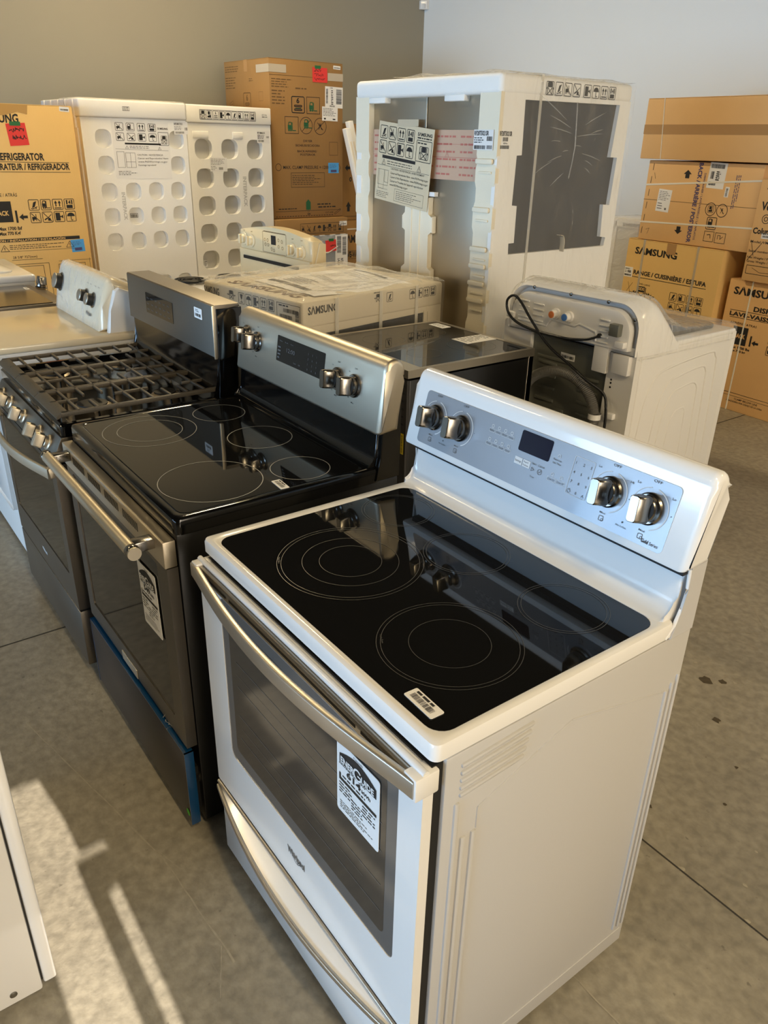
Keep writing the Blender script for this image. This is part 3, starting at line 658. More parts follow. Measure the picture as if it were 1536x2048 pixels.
# storage drawer with a crescent pull
b = MB(); b.box(0.006, yd+0.004, 0.030, 0.753, 0.005, 0.232, 0.003); b.box(0.006, yd, 0.228, 0.753, 0.005, 0.254, 0.004); drawer = b.build('storage_drawer', 'white', t, 30)
n = 24; A = []; B = []; Cc = []; D = []
for i in range(n+1):
    s = -1+2*i/n; q = 1-s*s; x = 0.012+0.735*i/n; A.append((x, yd+0.001, 0.250)); B.append((x, yd-0.004-0.038*q, 0.247-0.012*q)); Cc.append((x, yd-0.004-0.038*q, 0.243-0.020*q)); D.append((x, yd+0.004, 0.236-0.055*q))
b = MB(); b.loft([A, B], False, False, False); b.loft([Cc, D], False, False, False); b.loft([B, Cc], False, False, False); b.build('pull_ledge', 'white', drawer, 50)
b = MB(); b.tube([(x, y-0.002, z-0.004) for x, y, z in B], 0.004, rv=0.0075); b.build('handle', 'satin', drawer, 40)
b = MB(); b.tube([(0.008, yd-0.002, 0.2555), (0.751, yd-0.002, 0.2555)], 0.0045, 10); b.build('edge_trim', 'satin', drawer, 40)

# ---- the black range in the middle of the row
BX = -0.857; w = 0.757
t = thing('electric_range', 'black electric range with steel backguard, bar handle and blue film on its drawer', 'range', (BX, -0.02, 0))
b = MB(); b.box(0.004, 0.002, 0.025, w-0.002, 0.61, 0.877, 0.004)
for y in (0.08, 0.55):
    for x in (0.06, 0.69): b.lathe([(0.018, 0), (0.018, 0.026)], (x, y, 0), (0, 0, 1), 14)
b.build('body', 'black_side', t, 30)
g = glass_top(t, 0, w, 0, 0.555, 0.914, 0.024, 0.026, 0.733, 0.512, 'black', thick=0.042, r=0.016, gr=0.025)
k = Marks(*F_top(0.914), eps=-0.0004)
for cx, cy, rs in ((0.176, 0.171, (0.128, 0.089)), (0.138, 0.400, (0.077,)), (0.390, 0.404, (0.089,)), (0.596, 0.161, (0.125,)), (0.645, 0.382, (0.0755,))):
    for r in rs: k.ring(cx, cy, r, 0.0018)
k.build('burner_marking', 'ring_bright', g)
sticker(t, F_top(0.914), 0.682, 0.277, 0.738, 0.300, -4, 12, lift=-0.0006)
arc = [(0.515+0.028*math.sin(math.radians(a)), 0.942-0.028*math.cos(math.radians(a))) for a in range(0, 91, 15)]
b = MB(); b.prism([(0.515, 0.908)]+arc+[(0.548, 1.03), (0.60, 1.03), (0.60, 0.88), (0.53, 0.88)], 'x', 0.002, w-0.010, 0.006, 3); b.build('riser', 'black', t, 45)
b = MB(); b.prism([(0.535, 0.88), (0.61, 0.88), (0.612, 1.16), (0.566, 1.16), (0.554, 1.0), (0.55, 0.94)], 'x', w-0.010, w+0.004, 0.002, 2); b.prism([(0.535, 0.88), (0.61, 0.88), (0.612, 1.16), (0.566, 1.16), (0.554, 1.0), (0.55, 0.94)], 'x', -0.004, 0.010, 0.002, 2)
b.build_each('end_plate', 'black', t, 35)
Yb0, Zb0, Yb1, Zb1 = 0.535, 1.008, 0.555, 1.150
top = [(0.586+0.031*math.cos(math.radians(a)), 1.158+0.032*math.sin(math.radians(a))) for a in range(175, -1, -17)]
b = MB(); b.prism([(Yb0+0.01, Zb0-0.006), (Yb0+0.002, Zb0-0.003), (Yb0, Zb0+0.003), (Yb1-0.001, Zb1-0.004)]+top+[(0.616, 1.145), (0.60, 1.145), (0.60, Zb0)], 'x', -0.006, w+0.010, 0.012, 4)
b.build('backguard', 'steel', t, 50)
pv2 = Vector((0, Yb1-Yb0, Zb1-Zb0)).normalized(); pn2 = Vector((1, 0, 0)).cross(pv2); FB = ((0, Yb0, Zb0), (1, 0, 0), tuple(pv2))
disp = plate_on(t, FB, 0.243, 0.072, 0.500, 0.145, 0.003, 'glass_black', 'display', 0.0012)
k = Marks(*FB, eps=0.0020)
for i in range(3): k.text(('Bake', 'Broil', 'Warm')[i], 0.258+0.03*i, 0.130, 0.274+0.03*i, 0.1335)
for i in range(3):
    for j in range(4): k.text(str((i*4+j) % 10), 0.415+0.022*i, 0.080+0.014*j, h=0.006)
k.text('Start', 0.342, 0.082, 0.356, 0.086); k.text('Off', 0.368, 0.082, 0.378, 0.086); k.text('12:00', 0.300, 0.106, 0.345, 0.118); k.scribble(0.250, 0.078, 0.268, 0.118, 4, 0.4, 5)
k.build('printed_marks', 'ink_grey', disp)
k = Marks(*FB, eps=0.001)
KB = ((0.055, 0.108), (0.122, 0.100), (0.566, 0.093), (0.644, 0.093))
for kx, kz in KB:
    k.text('OFF', kx-0.006, kz+0.042, kx+0.006, kz+0.046); k.text('Lo', kx-0.030, kz+0.030, kx-0.024, kz+0.034); k.text('Hi', kx-0.024, kz-0.036, kx-0.018, kz-0.032)
    k.text('Max', kx-0.006, kz-0.046, kx+0.006, kz-0.042)
k.build('printed_marks', 'ink', t)
for kx, kz in KB: knob(t, Vector((0, Yb0, Zb0))+Vector((kx, 0, 0))+pv2*kz+pn2*0.0005, pn2, tuple(pv2), 0.030, 6, m='chrome')
yd = -0.026
b = MB(); b.plate([(0.004, 0.285), (0.753, 0.285), (0.753, 0.799), (0.004, 0.799)], [rrect(0.055, 0.345, 0.690, 0.785, 0.008, 4)], (0, yd, 0), (1, 0, 0), (0, 0, 1), (0, 1, 0), 0.026)
door = b.build('oven_door', 'steel_dark', t)
b = MB(); b.box(0.004, yd-0.004, 0.800, 0.753, 0.0, 0.866, 0.003); b.build('door_top_band', 'steel', door, 35)
b = MB(); b.box(0.055, yd+0.003, 0.345, 0.690, yd+0.020, 0.785); b.build('oven_window', 'oven_glass', door)
b = MB()
for a in range(56): 
    if a % 14 < 11: b.box(0.10+0.0095*a, yd-0.0046, 0.829, 0.104+0.0095*a, yd-0.003, 0.851)
b.build('vent_slot', 'black_matte', door)
hy = yd-0.058; hz = 0.845
b = MB(); b.tube([(0.030, hy, hz), (0.034, hy, hz), (0.725, hy, hz), (0.729, hy, hz)], 0.0155, 20); b.build('handle', 'steel', door, 40)
b = MB(); b.lathe([(0.0155, 0), (0.0165, 0.002), (0.0165, 0.018), (0.0145, 0.0205), (0.006, 0.0225)], (0.705, hy, hz), (1, 0, 0), 20); b.lathe([(0.0155, 0), (0.0165, 0.002), (0.0165, 0.018), (0.0145, 0.0205), (0.006, 0.0225)], (0.050, hy, hz), (-1, 0, 0), 20); b.build_each('handle_end', 'chrome', door, 40)
b = MB()
for x in (0.066, 0.690): b.box(x-0.016, hy+0.008, hz-0.012, x+0.016, yd-0.003, hz+0.012, 0.002)
b.build_each('handle_bracket', 'chrome', door, 35)
energuide(door, ((0, yd, 0), (1, 0, 0), (0, 0, 1)), 0.552, 0.560, 0.668, 0.735, '549', 2)
b = MB(); b.box(0.30, yd-0.003, 0.288, 0.42, yd, 0.318, 0.001); nb = b.build('name_plate', 'steel', door)
# the drawer stands a little open; the blue film is still on its edges
dy = -0.036
b = MB(); b.box(0.014, dy, 0.032, 0.752, dy+0.022, 0.2715, 0.002); drw = b.build('storage_drawer', 'drawer_front', t, 30)
b = MB(); b.box(0.0125, dy-0.0006, 0.271, 0.7545, dy+0.0235, 0.2735); b.box(0.7515, dy-0.0006, 0.030, 0.7545, dy+0.0235, 0.2735); b.box(0.0125, dy-0.0006, 0.030, 0.0145, dy+0.0235, 0.2735); b.build('protective_film', 'blue_film', drw)
b = MB(); b.box(0.03, dy+0.022, 0.06, 0.735, 0.004, 0.20); b.build('drawer_box', 'black_matte', drw)
b = MB(); b.box(0.737, dy+0.022, 0.155, 0.743, 0.004, 0.178); b.build('drawer_rail', 'chrome', drw)
k = Marks((0, dy, 0), (1, 0, 0), (0, 0, 1), eps=0.0014); k.disc(0.738, 0.064, 0.0105, 24); k.build('dot_sticker', 'green_dot', drw)
rr = random.Random(5); b = MB()
for i in range(5):
    p = Vector((0.60+0.012*i, dy+0.012, 0.280)); pts = [p]
    for j in range(6): p = p+Vector((rr.uniform(-0.008, 0.012), rr.uniform(-0.008, 0.004), rr.uniform(-0.006, 0.008))); pts.append(p)
    b.tube(pts, 0.0012, 5)
b.build('torn_film', 'clear_wrap', drw, 50)

# ---- the gas range at the left of the row
t = thing('gas_range', 'gas range with cast iron grates and steel front, left of the black electric range', 'range', (-1.675, -0.03, 0))
b = MB(); b.box(0.004, 0.035, 0.025, w-0.004, 0.605, 0.866, 0.004)
for y in (0.08, 0.55):
    for x in (0.06, 0.69): b.lathe([(0.018, 0), (0.018, 0.026)], (x, y, 0), (0, 0, 1), 14)
b.build('body', 'black_side', t, 30)
ZG = 0.892
def lp(a, c, d, e, rr_, zz): return [Vector((p[0], p[1], zz)) for p in rrect(a, c, d, e, rr_, 5)]
b = MB(); b.loft([lp(0.002, 0.0, w-0.002, 0.545, 0.014, ZG-0.038), lp(0, -0.002, w, 0.547, 0.014, ZG-0.034), lp(0, -0.002, w, 0.547, 0.014, ZG-0.006), lp(0.006, 0.004, w-0.006, 0.541, 0.014, ZG), lp(0.022, 0.022, w-0.022, 0.515, 0.02, ZG), lp(0.036, 0.036, w-0.036, 0.502, 0.02, ZG-0.014)])
b.build('burner_tray', 'black', t, 40)
for i, (cx, cy, r) in enumerate(((0.17, 0.145, 0.040), (0.17, 0.385, 0.030), (0.378, 0.265, 0.034), (0.590, 0.145, 0.046), (0.590, 0.385, 0.036))):
    b = MB(); b.lathe([(r*1.25, 0), (r*1.25, 0.006), (r*1.05, 0.011)], (cx, cy, ZG-0.0145), (0, 0, 1), 28); bu = b.build('burner', 'brass', t, 40)
    b = MB(); b.lathe([(r, 0), (r, 0.004), (r*0.8, 0.0065)], (cx, cy, ZG-0.0035), (0, 0, 1), 28); b.build('burner_cap', 'black_matte', bu, 40)
    b = MB(); b.lathe([(0.003, 0), (0.003, 0.016)], (cx+r*1.35, cy, ZG-0.0145), (0, 0, 1), 8); b.build('igniter', 'chrome', bu, 40)
# three continuous grates
zg = 0.925
def bar(b, p, q, wd=0.0042, h=0.010):
    p, q = Vector(p+(zg-h/2,)), Vector(q+(zg-h/2,)); d = (q-p).normalized(); s = Vector((-d.y, d.x, 0)); l = (q-p).length/2
    b.obox((p+q)/2, d, s, (0, 0, 1), l, wd, h/2, 0.0018)
XG = (0.012, 0.258, 0.500, 0.745); y0, y1 = 0.008, 0.522
for j in range(3):
    a, c = XG[j]+0.001, XG[j+1]-0.001; b = MB()
    b.prism([(y0-0.012, zg-0.020), (y0+0.022, zg-0.006), (y0+0.022, zg), (y0+0.004, zg), (y0-0.014, zg-0.012)], 'x', a, c, 0.001, 1)
    b.prism([(y1-0.012, zg-0.012), (y1+0.012, zg-0.012), (y1+0.012, zg), (y1-0.012, zg)], 'x', a, c, 0.001, 1)
    for x in (a+0.005, c-0.005): bar(b, (x, y0), (x, y1), 0.006, 0.014)
    for x in (a+0.02, c-0.02):
        for y in (y0+0.01, y1-0.01): b.box(x-0.006, y-0.006, ZG-0.004, x+0.006, y+0.006, zg-0.008)
    m = (a+c)/2
    for i in range(8):
        y = y0+0.055+0.0575*i
        if i in (1, 2, 5, 6) and j != 1: bar(b, (a, y), (m-0.030, y)); bar(b, (m+0.030, y), (c, y))
        elif i in (3, 4) and j == 1: bar(b, (a, y), (m-0.028, y)); bar(b, (m+0.028, y), (c, y))
        else: bar(b, (a, y), (c, y))
    for (s, e) in ((y0, y0+0.085), (y0+0.20, y0+0.31), (y1-0.09, y1)) if j != 1 else ((y0, y0+0.19), (y1-0.19, y1)): bar(b, (m, s), (m, e))
    b.build('grate', 'iron', t, 35)
b = MB(); b.prism([(0.470, ZG-0.02), (0.50, ZG+0.015), (0.512, ZG+0.06), (0.512, 1.03), (0.59, 1.03), (0.59, 0.86), (0.49, 0.86)], 'x', 0.002, w-0.008, 0.006, 3); b.build('riser', 'black', t, 45)
b = MB(); b.prism([(0.50, 0.86), (0.60, 0.86), (0.60, 1.178), (0.512, 1.178), (0.512, 0.97)], 'x', w-0.008, w+0.004, 0.002, 2); b.prism([(0.50, 0.86), (0.60, 0.86), (0.60, 1.178), (0.512, 1.178), (0.512, 0.97)], 'x', -0.004, 0.008, 0.002, 2); b.build_each('end_plate', 'black', t, 35)
b = MB(); b.prism([(0.508, 1.022), (0.500, 1.026), (0.504, 1.186), (0.508, 1.190), (0.592, 1.190), (0.596, 1.180), (0.520, 1.176), (0.520, 1.022)], 'x', -0.008, w+0.002, 0.003, 2); bg = b.build('backguard', 'steel_dark', t, 40)
b = MB(); b.box(w-0.002, 0.498, 1.020, w+0.004, 0.508, 1.188, 0.002); b.build('edge_trim', 'steel', bg, 40)
FG = ((0, 0.5005, 1.026), (1, 0, 0), (0, 0.02, 1))
disp = plate_on(t, FG, 0.180, 0.046, 0.430, 0.118, 0.003, 'glass_black', 'display', 0.0014)
k = Marks(*FG, eps=0.0022)
for i in range(6):
    for j in range(3): k.text(('Bake', 'Broil', 'Off', '12:00', 'Start', 'Warm')[i], 0.195+0.038*i, 0.058+0.020*j, 0.213+0.038*i, 0.0635+0.020*j)
k.build('printed_marks', 'ink_grey', disp)
o, p = sheet(t, FG, 0.616, 0.104, 0.676, 0.138, 'paper', 'barcode_sticker', lift=0.001, r=0.003); p.barcode(0.624, 0.110, 0.668, 0.120, 20, 4); p.scribble(0.628, 0.124, 0.660, 0.134, 2, 0.4, 3); p.build('label_print', 'ink', o)
# sloping knob panel
b = MB(); b.prism([(0.034, 0.852), (-0.004, 0.852), (-0.040, 0.782), (-0.036, 0.776), (0.034, 0.776)], 'x', 0.004, w-0.004, 0.003, 2); b.build('knob_panel', 'steel_dark', t, 35)
kv = Vector((0, 0.036, 0.070)).normalized(); kn = Vector((1, 0, 0)).cross(kv)
for x in (0.085, 0.20, 0.378, 0.565, 0.672): knob(t, Vector((x, -0.022, 0.817))+kn*0.0005, kn, tuple(kv), 0.024, 0, (0.009, 0.023, 0.026), 'steel')
yd = -0.036
b = MB(); b.plate([(0.004, 0.262), (0.753, 0.262), (0.753, 0.770), (0.004, 0.770)], [rrect(0.055, 0.375, 0.700, 0.745, 0.006, 4)], (0, yd, 0), (1, 0, 0), (0, 0, 1), (0, 1, 0), 0.066)
door = b.build('oven_door', 'steel_dark', t)
b = MB(); b.box(0.055, yd+0.002, 0.375, 0.700, yd+0.02, 0.745); b.build('oven_window', 'oven_glass', door)
bowed_handle(door, 0.02, 0.738, yd-0.014, 0.742, 0.048, 'steel', 0.017, 0.006, dz=-0.004)
k = Marks((0, yd, 0), (1, 0, 0), (0, 0, 1), eps=0.001); k.text('Whirlpool', 0.35, 0.312, 0.41, 0.327, bold=True); k.build('maker_badge', 'ink_pale', door)
b = MB(); b.box(0.004, yd, 0.045, 0.753, 0.034, 0.255, 0.003); b.build('storage_drawer', 'steel_dark', t, 30)
# ================================================================ OTHER MACHINES
# ---- white dryer beside the gas range
t = thing('clothes_dryer', 'white clothes dryer with a knob console, left of the gas range', 'dryer', (-2.515, -0.03, 0))
w = 0.70
b = MB(); b.box(0, 0, 0.02, w, 0.62, 0.905, 0.012, 3)
for x in (0.06, 0.64):
    for y in (0.06, 0.56): b.lathe([(0.02, 0), (0.02, 0.025)], (x, y, 0), (0, 0, 1), 12)
b.build('cabinet', 'white_side', t, 40)
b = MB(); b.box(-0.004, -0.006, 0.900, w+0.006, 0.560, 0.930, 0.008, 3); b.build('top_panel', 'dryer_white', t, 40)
b = MB(); b.box(0.09, -0.012, 0.22, 0.61, 0.004, 0.80, 0.02, 3); b.build('door', 'white', t, 40)
o_ = [(0.430, 0.928), (0.452, 1.03), (0.478, 1.115), (0.492, 1.135), (0.512, 1.138), (0.60, 1.10), (0.612, 1.08), (0.615, 0.928)]
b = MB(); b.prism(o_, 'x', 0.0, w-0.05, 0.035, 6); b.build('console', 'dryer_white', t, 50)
cv = Vector((0, 0.026, 0.085)).normalized(); cn = Vector((1, 0, 0)).cross(cv); FD = ((0, 0.452, 1.03), (1, 0, 0), tuple(cv))
def pat(fr, a, c): return Vector(fr[0])+Vector(fr[1])*a+Vector(fr[2])*c
for (a, c, r) in ((0.066, 0.020, 0.036), (0.435, 0.012, 0.026), (0.528, 0.010, 0.026)):
    p = pat(FD, a, c); b = MB(); b.lathe([(r+0.006, 0), (r+0.006, 0.003), (r, 0.005), (r, 0.006)], p, cn, 28); k = b.build('knob', 'chrome', t, 40)
    b = MB(); b.lathe([(r*0.98, 0.005), (r*0.92, 0.030)], p, cn, 28); b.build('knob_side', 'black_matte', k, 40)
    b = MB(); b.lathe([(r*0.93, 0.030), (r*0.93, 0.033), (r*0.85, 0.0345)], p, cn, 28); b.build('knob_face', 'satin', k, 40)
k = Marks(*FD, eps=0.0012); k.text('Whirlpool', 0.460, -0.058, 0.530, -0.042, bold=True)
for a in (0.04, 0.10, 0.42, 0.46, 0.52, 0.56): k.text('Auto', a, 0.066, a+0.022, 0.071)
for a, c in ((0.045, -0.04), (0.09, -0.045)): k.text('Timed Dry', a, c, a+0.035, c+0.005)
k.build('printed_marks', 'ink_grey', t)
L = []
for e in (0.003,):
    b = MB(); b.prism([(y-(0.003 if i < 4 else 0), z+0.003) for i, (y, z) in enumerate(o_)], 'x', -0.003, w-0.047, 0.035, 4); b.build('stretch_wrap', 'clear_wrap', t, 50)
b = MB(); b.prism([(0.455, 0.928), (0.475, 1.02), (0.500, 1.095), (0.520, 1.105), (0.595, 1.075), (0.605, 1.05), (0.608, 0.928)], 'x', w-0.052, w-0.022, 0.006, 2); b.build('console_end', 'white_side', t, 40)

# ---- dark slide-in range left of the dryer, its front turned away
t = thing('slide_in_range', 'dark glass slide-in range left of the white dryer, chrome knob at its far corner', 'range', (-3.285, -0.12, 0))
w = 0.59
b = MB(); b.box(0, 0, 0.02, w, 0.60, 0.885, 0.004)
for x in (0.06, 0.53):
    for y in (0.06, 0.54): b.lathe([(0.02, 0), (0.02, 0.022)], (x, y, 0), (0, 0, 1), 12)
b.build('body', 'black_side', t, 30)
b = MB(); b.box(0.0, 0.0, 0.885, w, 0.595, 0.910, 0.003); b.build('cooktop_frame', 'steel_dark', t, 30)
b = MB(); b.box(0.012, 0.012, 0.9105, w-0.012, 0.560, 0.914, 0.001); g = b.build('ceramic_glass_top', 'lid_grey', t)
b = MB(); b.prism([(0.575, 0.905), (0.66, 0.888), (0.665, 0.80), (0.60, 0.80)], 'x', 0.0, w, 0.004, 2); b.build('control_strip', 'steel_dark', t, 35)
knob(t, (0.045, 0.640, 0.897), (0, 0.20, 0.98), (0, 1, 0), 0.030, 0, (0.022, 0.024, 0.040), 'chrome'); knob(t, (0.53, 0.640, 0.897), (0, 0.20, 0.98), (0, 1, 0), 0.026, 0, (0.02, 0.02, 0.034), 'chrome')
b = MB(); b.tube([(0.03+0.53*i/10, 0.69+0.02*(1-(2*i/10-1)**2), 0.84) for i in range(11)], 0.010, 12)
for x in (0.05, 0.54): b.box(x-0.01, 0.655, 0.832, x+0.01, 0.69, 0.848, 0.002)
b.build('handle', 'chrome', t, 40)
sticker(t, F_top(0.914), 0.10, 0.535, 0.16, 0.556, 0, 3); sticker(t, F_top(0.914), 0.34, 0.24, 0.42, 0.30, 0, 8)

# ---- white washer behind it at the left edge
t = thing('washing_machine', 'white machine top showing behind the dark slide-in range at the left edge', 'washer', (-4.04, -0.12, 0))
b = MB(); b.box(0, 0, 0.02, 0.70, 0.64, 0.92, 0.012, 3)
for x in (0.06, 0.64):
    for y in (0.06, 0.56): b.lathe([(0.02, 0), (0.02, 0.025)], (x, y, 0), (0, 0, 1), 12)
b.build('cabinet', 'white_side', t, 40)
b = MB(); b.box(-0.004, -0.01, 0.915, 0.705, 0.645, 0.955, 0.012, 3); b.build('top_panel', 'white', t, 40)
b = MB(); b.prism(rrect(0.10, 0.08, 0.60, 0.56, 0.06, 5), 'z', 0.955, 0.967, 0.004, 2); b.build('lid', 'white', t, 40)

# ---- bisque coil range
t = thing('coil_range', 'bisque coil-burner range standing behind the foam-wrapped range', 'range', (-3.105, 1.075, 0), 0.06)
w = 0.757
b = MB(); b.box(0.004, 0.02, 0.02, w-0.004, 0.63, 0.88, 0.004)
for x in (0.06, 0.69):
    for y in (0.06, 0.56): b.lathe([(0.02, 0), (0.02, 0.022)], (x, y, 0), (0, 0, 1), 12)
b.build('body', 'cream', t, 30)
b = MB(); b.box(0, 0, 0.880, w, 0.60, 0.914, 0.010, 3); ct = b.build('cooktop', 'white', t, 40)
for i, (cx, cy, r) in enumerate(((0.19, 0.17, 0.095), (0.19, 0.42, 0.075), (0.57, 0.17, 0.075), (0.57, 0.42, 0.095))):
    b = MB(); b.lathe([(r+0.012, 0.0), (r+0.012, 0.006), (r, 0.004), (r*0.3, 0.001)], (cx, cy, 0.9145), (0, 0, 1), 32); pan = b.build('drip_bowl', 'chrome', t, 40)
    b = MB(); n = 90; b.tube([(cx+(0.018+(r-0.02)*j/n)*math.cos(2*math.pi*4*j/n), cy+(0.018+(r-0.02)*j/n)*math.sin(2*math.pi*4*j/n), 0.928) for j in range(n+1)], 0.0055, 8); b.build('coil_element', 'black_matte', t, 50)
b = MB(); b.box(0.0, 0.005, 0.262, w, 0.022, 0.86, 0.004); b.build('oven_door', 'cream', t, 30)
b = MB(); b.box(0.006, 0.60, 0.90, w-0.006, 0.655, 1.06, 0.006); b.build('riser', 'cream', t, 30)
b = MB(); b.box(0.06, 0.594, 1.005, w-0.11, 0.604, 1.023); b.build('dark_slot', 'black_matte', t)
n = 16; up = [(w*i/n*1.0, 1.150+0.052*math.sin(math.pi*(0.08+0.84*i/n))) for i in range(n+1)]
b = MB(); b.prism([(0.0, 1.03), (w, 1.03)]+up[::-1], 'y', 0.612, 0.690, 0.012, 3); b.build('backguard', 'cream', t, 50)
b = MB(); b.prism([(0.625, 1.03), (0.70, 1.03), (0.70, 1.15), (0.66, 1.155)], 'x', w-0.002, w+0.012, 0.004, 2); b.build_each('end_plate', 'cream', t, 35)
FC = ((0, 0.6115, 0), (1, 0, 0), (0, 0, 1))
k = Marks(*FC, eps=0.0012); k.rect(0.352, 1.110, 0.402, 1.160); k.build('display', 'ink', t)
k = Marks(*FC, eps=0.0012); k.frame(0.262, 1.062, 0.510, 1.176, 0.002, 0.004); k.text('AMANA', 0.345, 1.044, 0.392, 1.053, bold=True); k.line((0.275, 1.178), (0.505, 1.178), 0.0025)
for a, c in ((0.285, 1.13), (0.315, 1.13), (0.29, 1.105), (0.32, 1.105), (0.43, 1.14), (0.465, 1.135), (0.43, 1.105), (0.47, 1.10), (0.355, 1.085), (0.38, 1.08)): k.ring(a, c, 0.008, 0.002, 14)
for a in (0.055, 0.140, 0.575, 0.665): k.text('OFF', a-0.010, 1.158, a+0.010, 1.164)
k.build('printed_marks', 'ink_brown', t)
for a, c in ((0.055, 1.115), (0.140, 1.110), (0.575, 1.105), (0.665, 1.100)):
    b = MB(); p = (a, 0.611, c); b.lathe([(0.036, 0), (0.034, 0.006), (0.026, 0.008), (0.024, 0.024), (0.022, 0.026)], p, (0, -1, 0), 24); kk = b.build('knob', 'cream_knob', t, 40)
    b = MB(); b.prism(rrect(a-0.008, c-0.027, a+0.008, c+0.027, 0.007, 4), 'y', 0.611-0.040, 0.611-0.022, 0.003, 2); b.build('grip', 'cream_knob', kk, 40)

# ---- black and steel glass-top range of the second row, its back to the front row
t = thing('slide_in_range', 'steel-trimmed slide-in range with dark glass top, behind the black electric range', 'range', (-1.415, 1.155, 0))
w, d = 0.63, 0.655
b = MB(); b.box(0.003, 0.012, 0.02, w-0.002, d-0.03, 0.876, 0.003)
for x in (0.06, 0.57):
    for y in (0.06, 0.58): b.lathe([(0.02, 0), (0.02, 0.022)], (x, y, 0), (0, 0, 1), 12)
b.build('body', 'black_side', t, 30)
b = MB(); b.box(0.003, 0.0, 0.03, w-0.003, 0.012, 0.876, 0.001); bp_ = b.build('back_panel', 'grey_dark', t)
b = MB()
for i in range(6): b.box(w-0.042, -0.0015, 0.70+0.03*i, w-0.018, 0.001, 0.708+0.03*i)
for i in range(10): b.box(0.08, -0.0015, 0.40+0.03*i, 0.40, 0.001, 0.408+0.03*i)
b.build_each('vent_slot', 'black_matte', bp_)
k = Marks((0, 0, 0), (1, 0, 0), (0, 0, 1), eps=0.0016); k.rect(w-0.030, 0.585, w-0.012, 0.668); yt = k.build('warning_tag', 'yellow', bp_)
k = Marks((0, 0, 0), (1, 0, 0), (0, 0, 1), eps=0.0022); k.barcode(w-0.026, 0.590, w-0.018, 0.662, 18, 3, True); k.build('label_print', 'ink', yt)
b = MB(); b.plate([(0, 0), (w, 0), (w, d), (0, d)], [rrect(0.020, 0.070, w-0.018, d-0.02, 0.006, 3)], (0, 0, 0.884), (1, 0, 0), (0, 1, 0), (0, 0, 1), 0.030)
b.build('cooktop_frame', 'steel_v', t)
b = MB(); b.box(0.020, 0.070, 0.890, w-0.018, d-0.02, 0.9125); g = b.build('ceramic_glass_top', 'glass_black', t)
k = Marks(*F_top(0.9125), eps=0.0006)
for cx, cy, r in ((0.18, 0.22, 0.09), (0.45, 0.22, 0.07), (0.18, 0.47, 0.07), (0.45, 0.47, 0.10)): k.ring(cx, cy, r, 0.0012)
k.build('burner_marking', 'ring', g)
b = MB(); b.box(w-0.003, d-0.030, 0.03, w, d, 0.884, 0.001); b.box(0, d-0.030, 0.03, w, d-0.002, 0.884, 0.002); b.build_each('front_panel', 'steel_v', t, 30)
b = MB()
for x in (w-0.03, w-0.07): b.lathe([(0.006, 0), (0.006, 0.003), (0.003, 0.005)], (x, 0.0, 0.893), (0, -1, 0), 12)
b.build_each('screw', 'chrome', t, 40)
o, p = sheet(t, F_top(0.9125), 0.325, 0.470, 0.425, 0.640, 'paper', 'leaflet'); p.scribble(0.335, 0.48, 0.415, 0.63, 8, 0.3, 3); p.build('label_print', 'ink_grey', o)
o, p = sheet(t, F_top(0.9125), 0.050, 0.570, 0.145, 0.622, 'paper', 'leaflet'); p.scribble(0.06, 0.58, 0.135, 0.615, 3, 0.3, 5); p.build('label_print', 'ink_grey', o)

# ---- top-loading washer with its back to us
t = thing('washing_machine', 'white top-load washer seen from behind with grey drain hose and black cord', 'washer', (-1.045, 1.885, 0), 0.03)
w, d = 0.686, 0.69
b = MB(); b.box(0.004, 0.03, 0.02, w, d-0.02, 0.968, 0.010, 3); b.box(0.002, d-0.035, 0.03, w+0.001, d, 0.975, 0.006)
for x in (0.07, 0.61):
    for y in (0.07, 0.60): b.lathe([(0.022, 0), (0.022, 0.025)], (x, y, 0), (0, 0, 1), 12)
cab = b.build('cabinet', 'white_side', t, 40)
b = MB(); b.plate(rrect(0.004, 0.02, w-0.004, 0.985, 0.012, 3), [[(0.165, 0.05), (0.548, 0.05), (0.560, 0.965), (0.158, 0.965)]], (0, 0.031, 0), (1, 0, 0), (0, 0, 1), (0, -1, 0), 0.031)
b.build('back_frame', 'white_side', t)
b = MB(); b.box(0.15, 0.020, 0.05, 0.565, 0.0295, 0.97); bpn = b.build('back_panel', 'grey_panel', t)
b = MB()
for i in range(7):
    for a in (0.20, 0.42): b.box(a, 0.013, 0.52+0.052*i-(0.02 if a > 0.3 else 0), a+0.10, 0.0205, 0.533+0.052*i-(0.02 if a > 0.3 else 0), 0.003)
b.box(0.30, 0.012, 0.56, 0.36, 0.0205, 0.66, 0.004); b.box(0.19, 0.014, 0.855, 0.36, 0.0205, 0.868, 0.003)
b.build('pressed_ribs', 'grey_panel', bpn, 35)
o, p = sheet(t, ((0, 0.0195, 0), (1, 0, 0), (0, 0, 1)), 0.312, 0.870, 0.384, 0.897, 'paper', 'rating_label'); p.barcode(0.316, 0.876, 0.380, 0.888, 22, 4); p.build('label_print', 'ink', o)
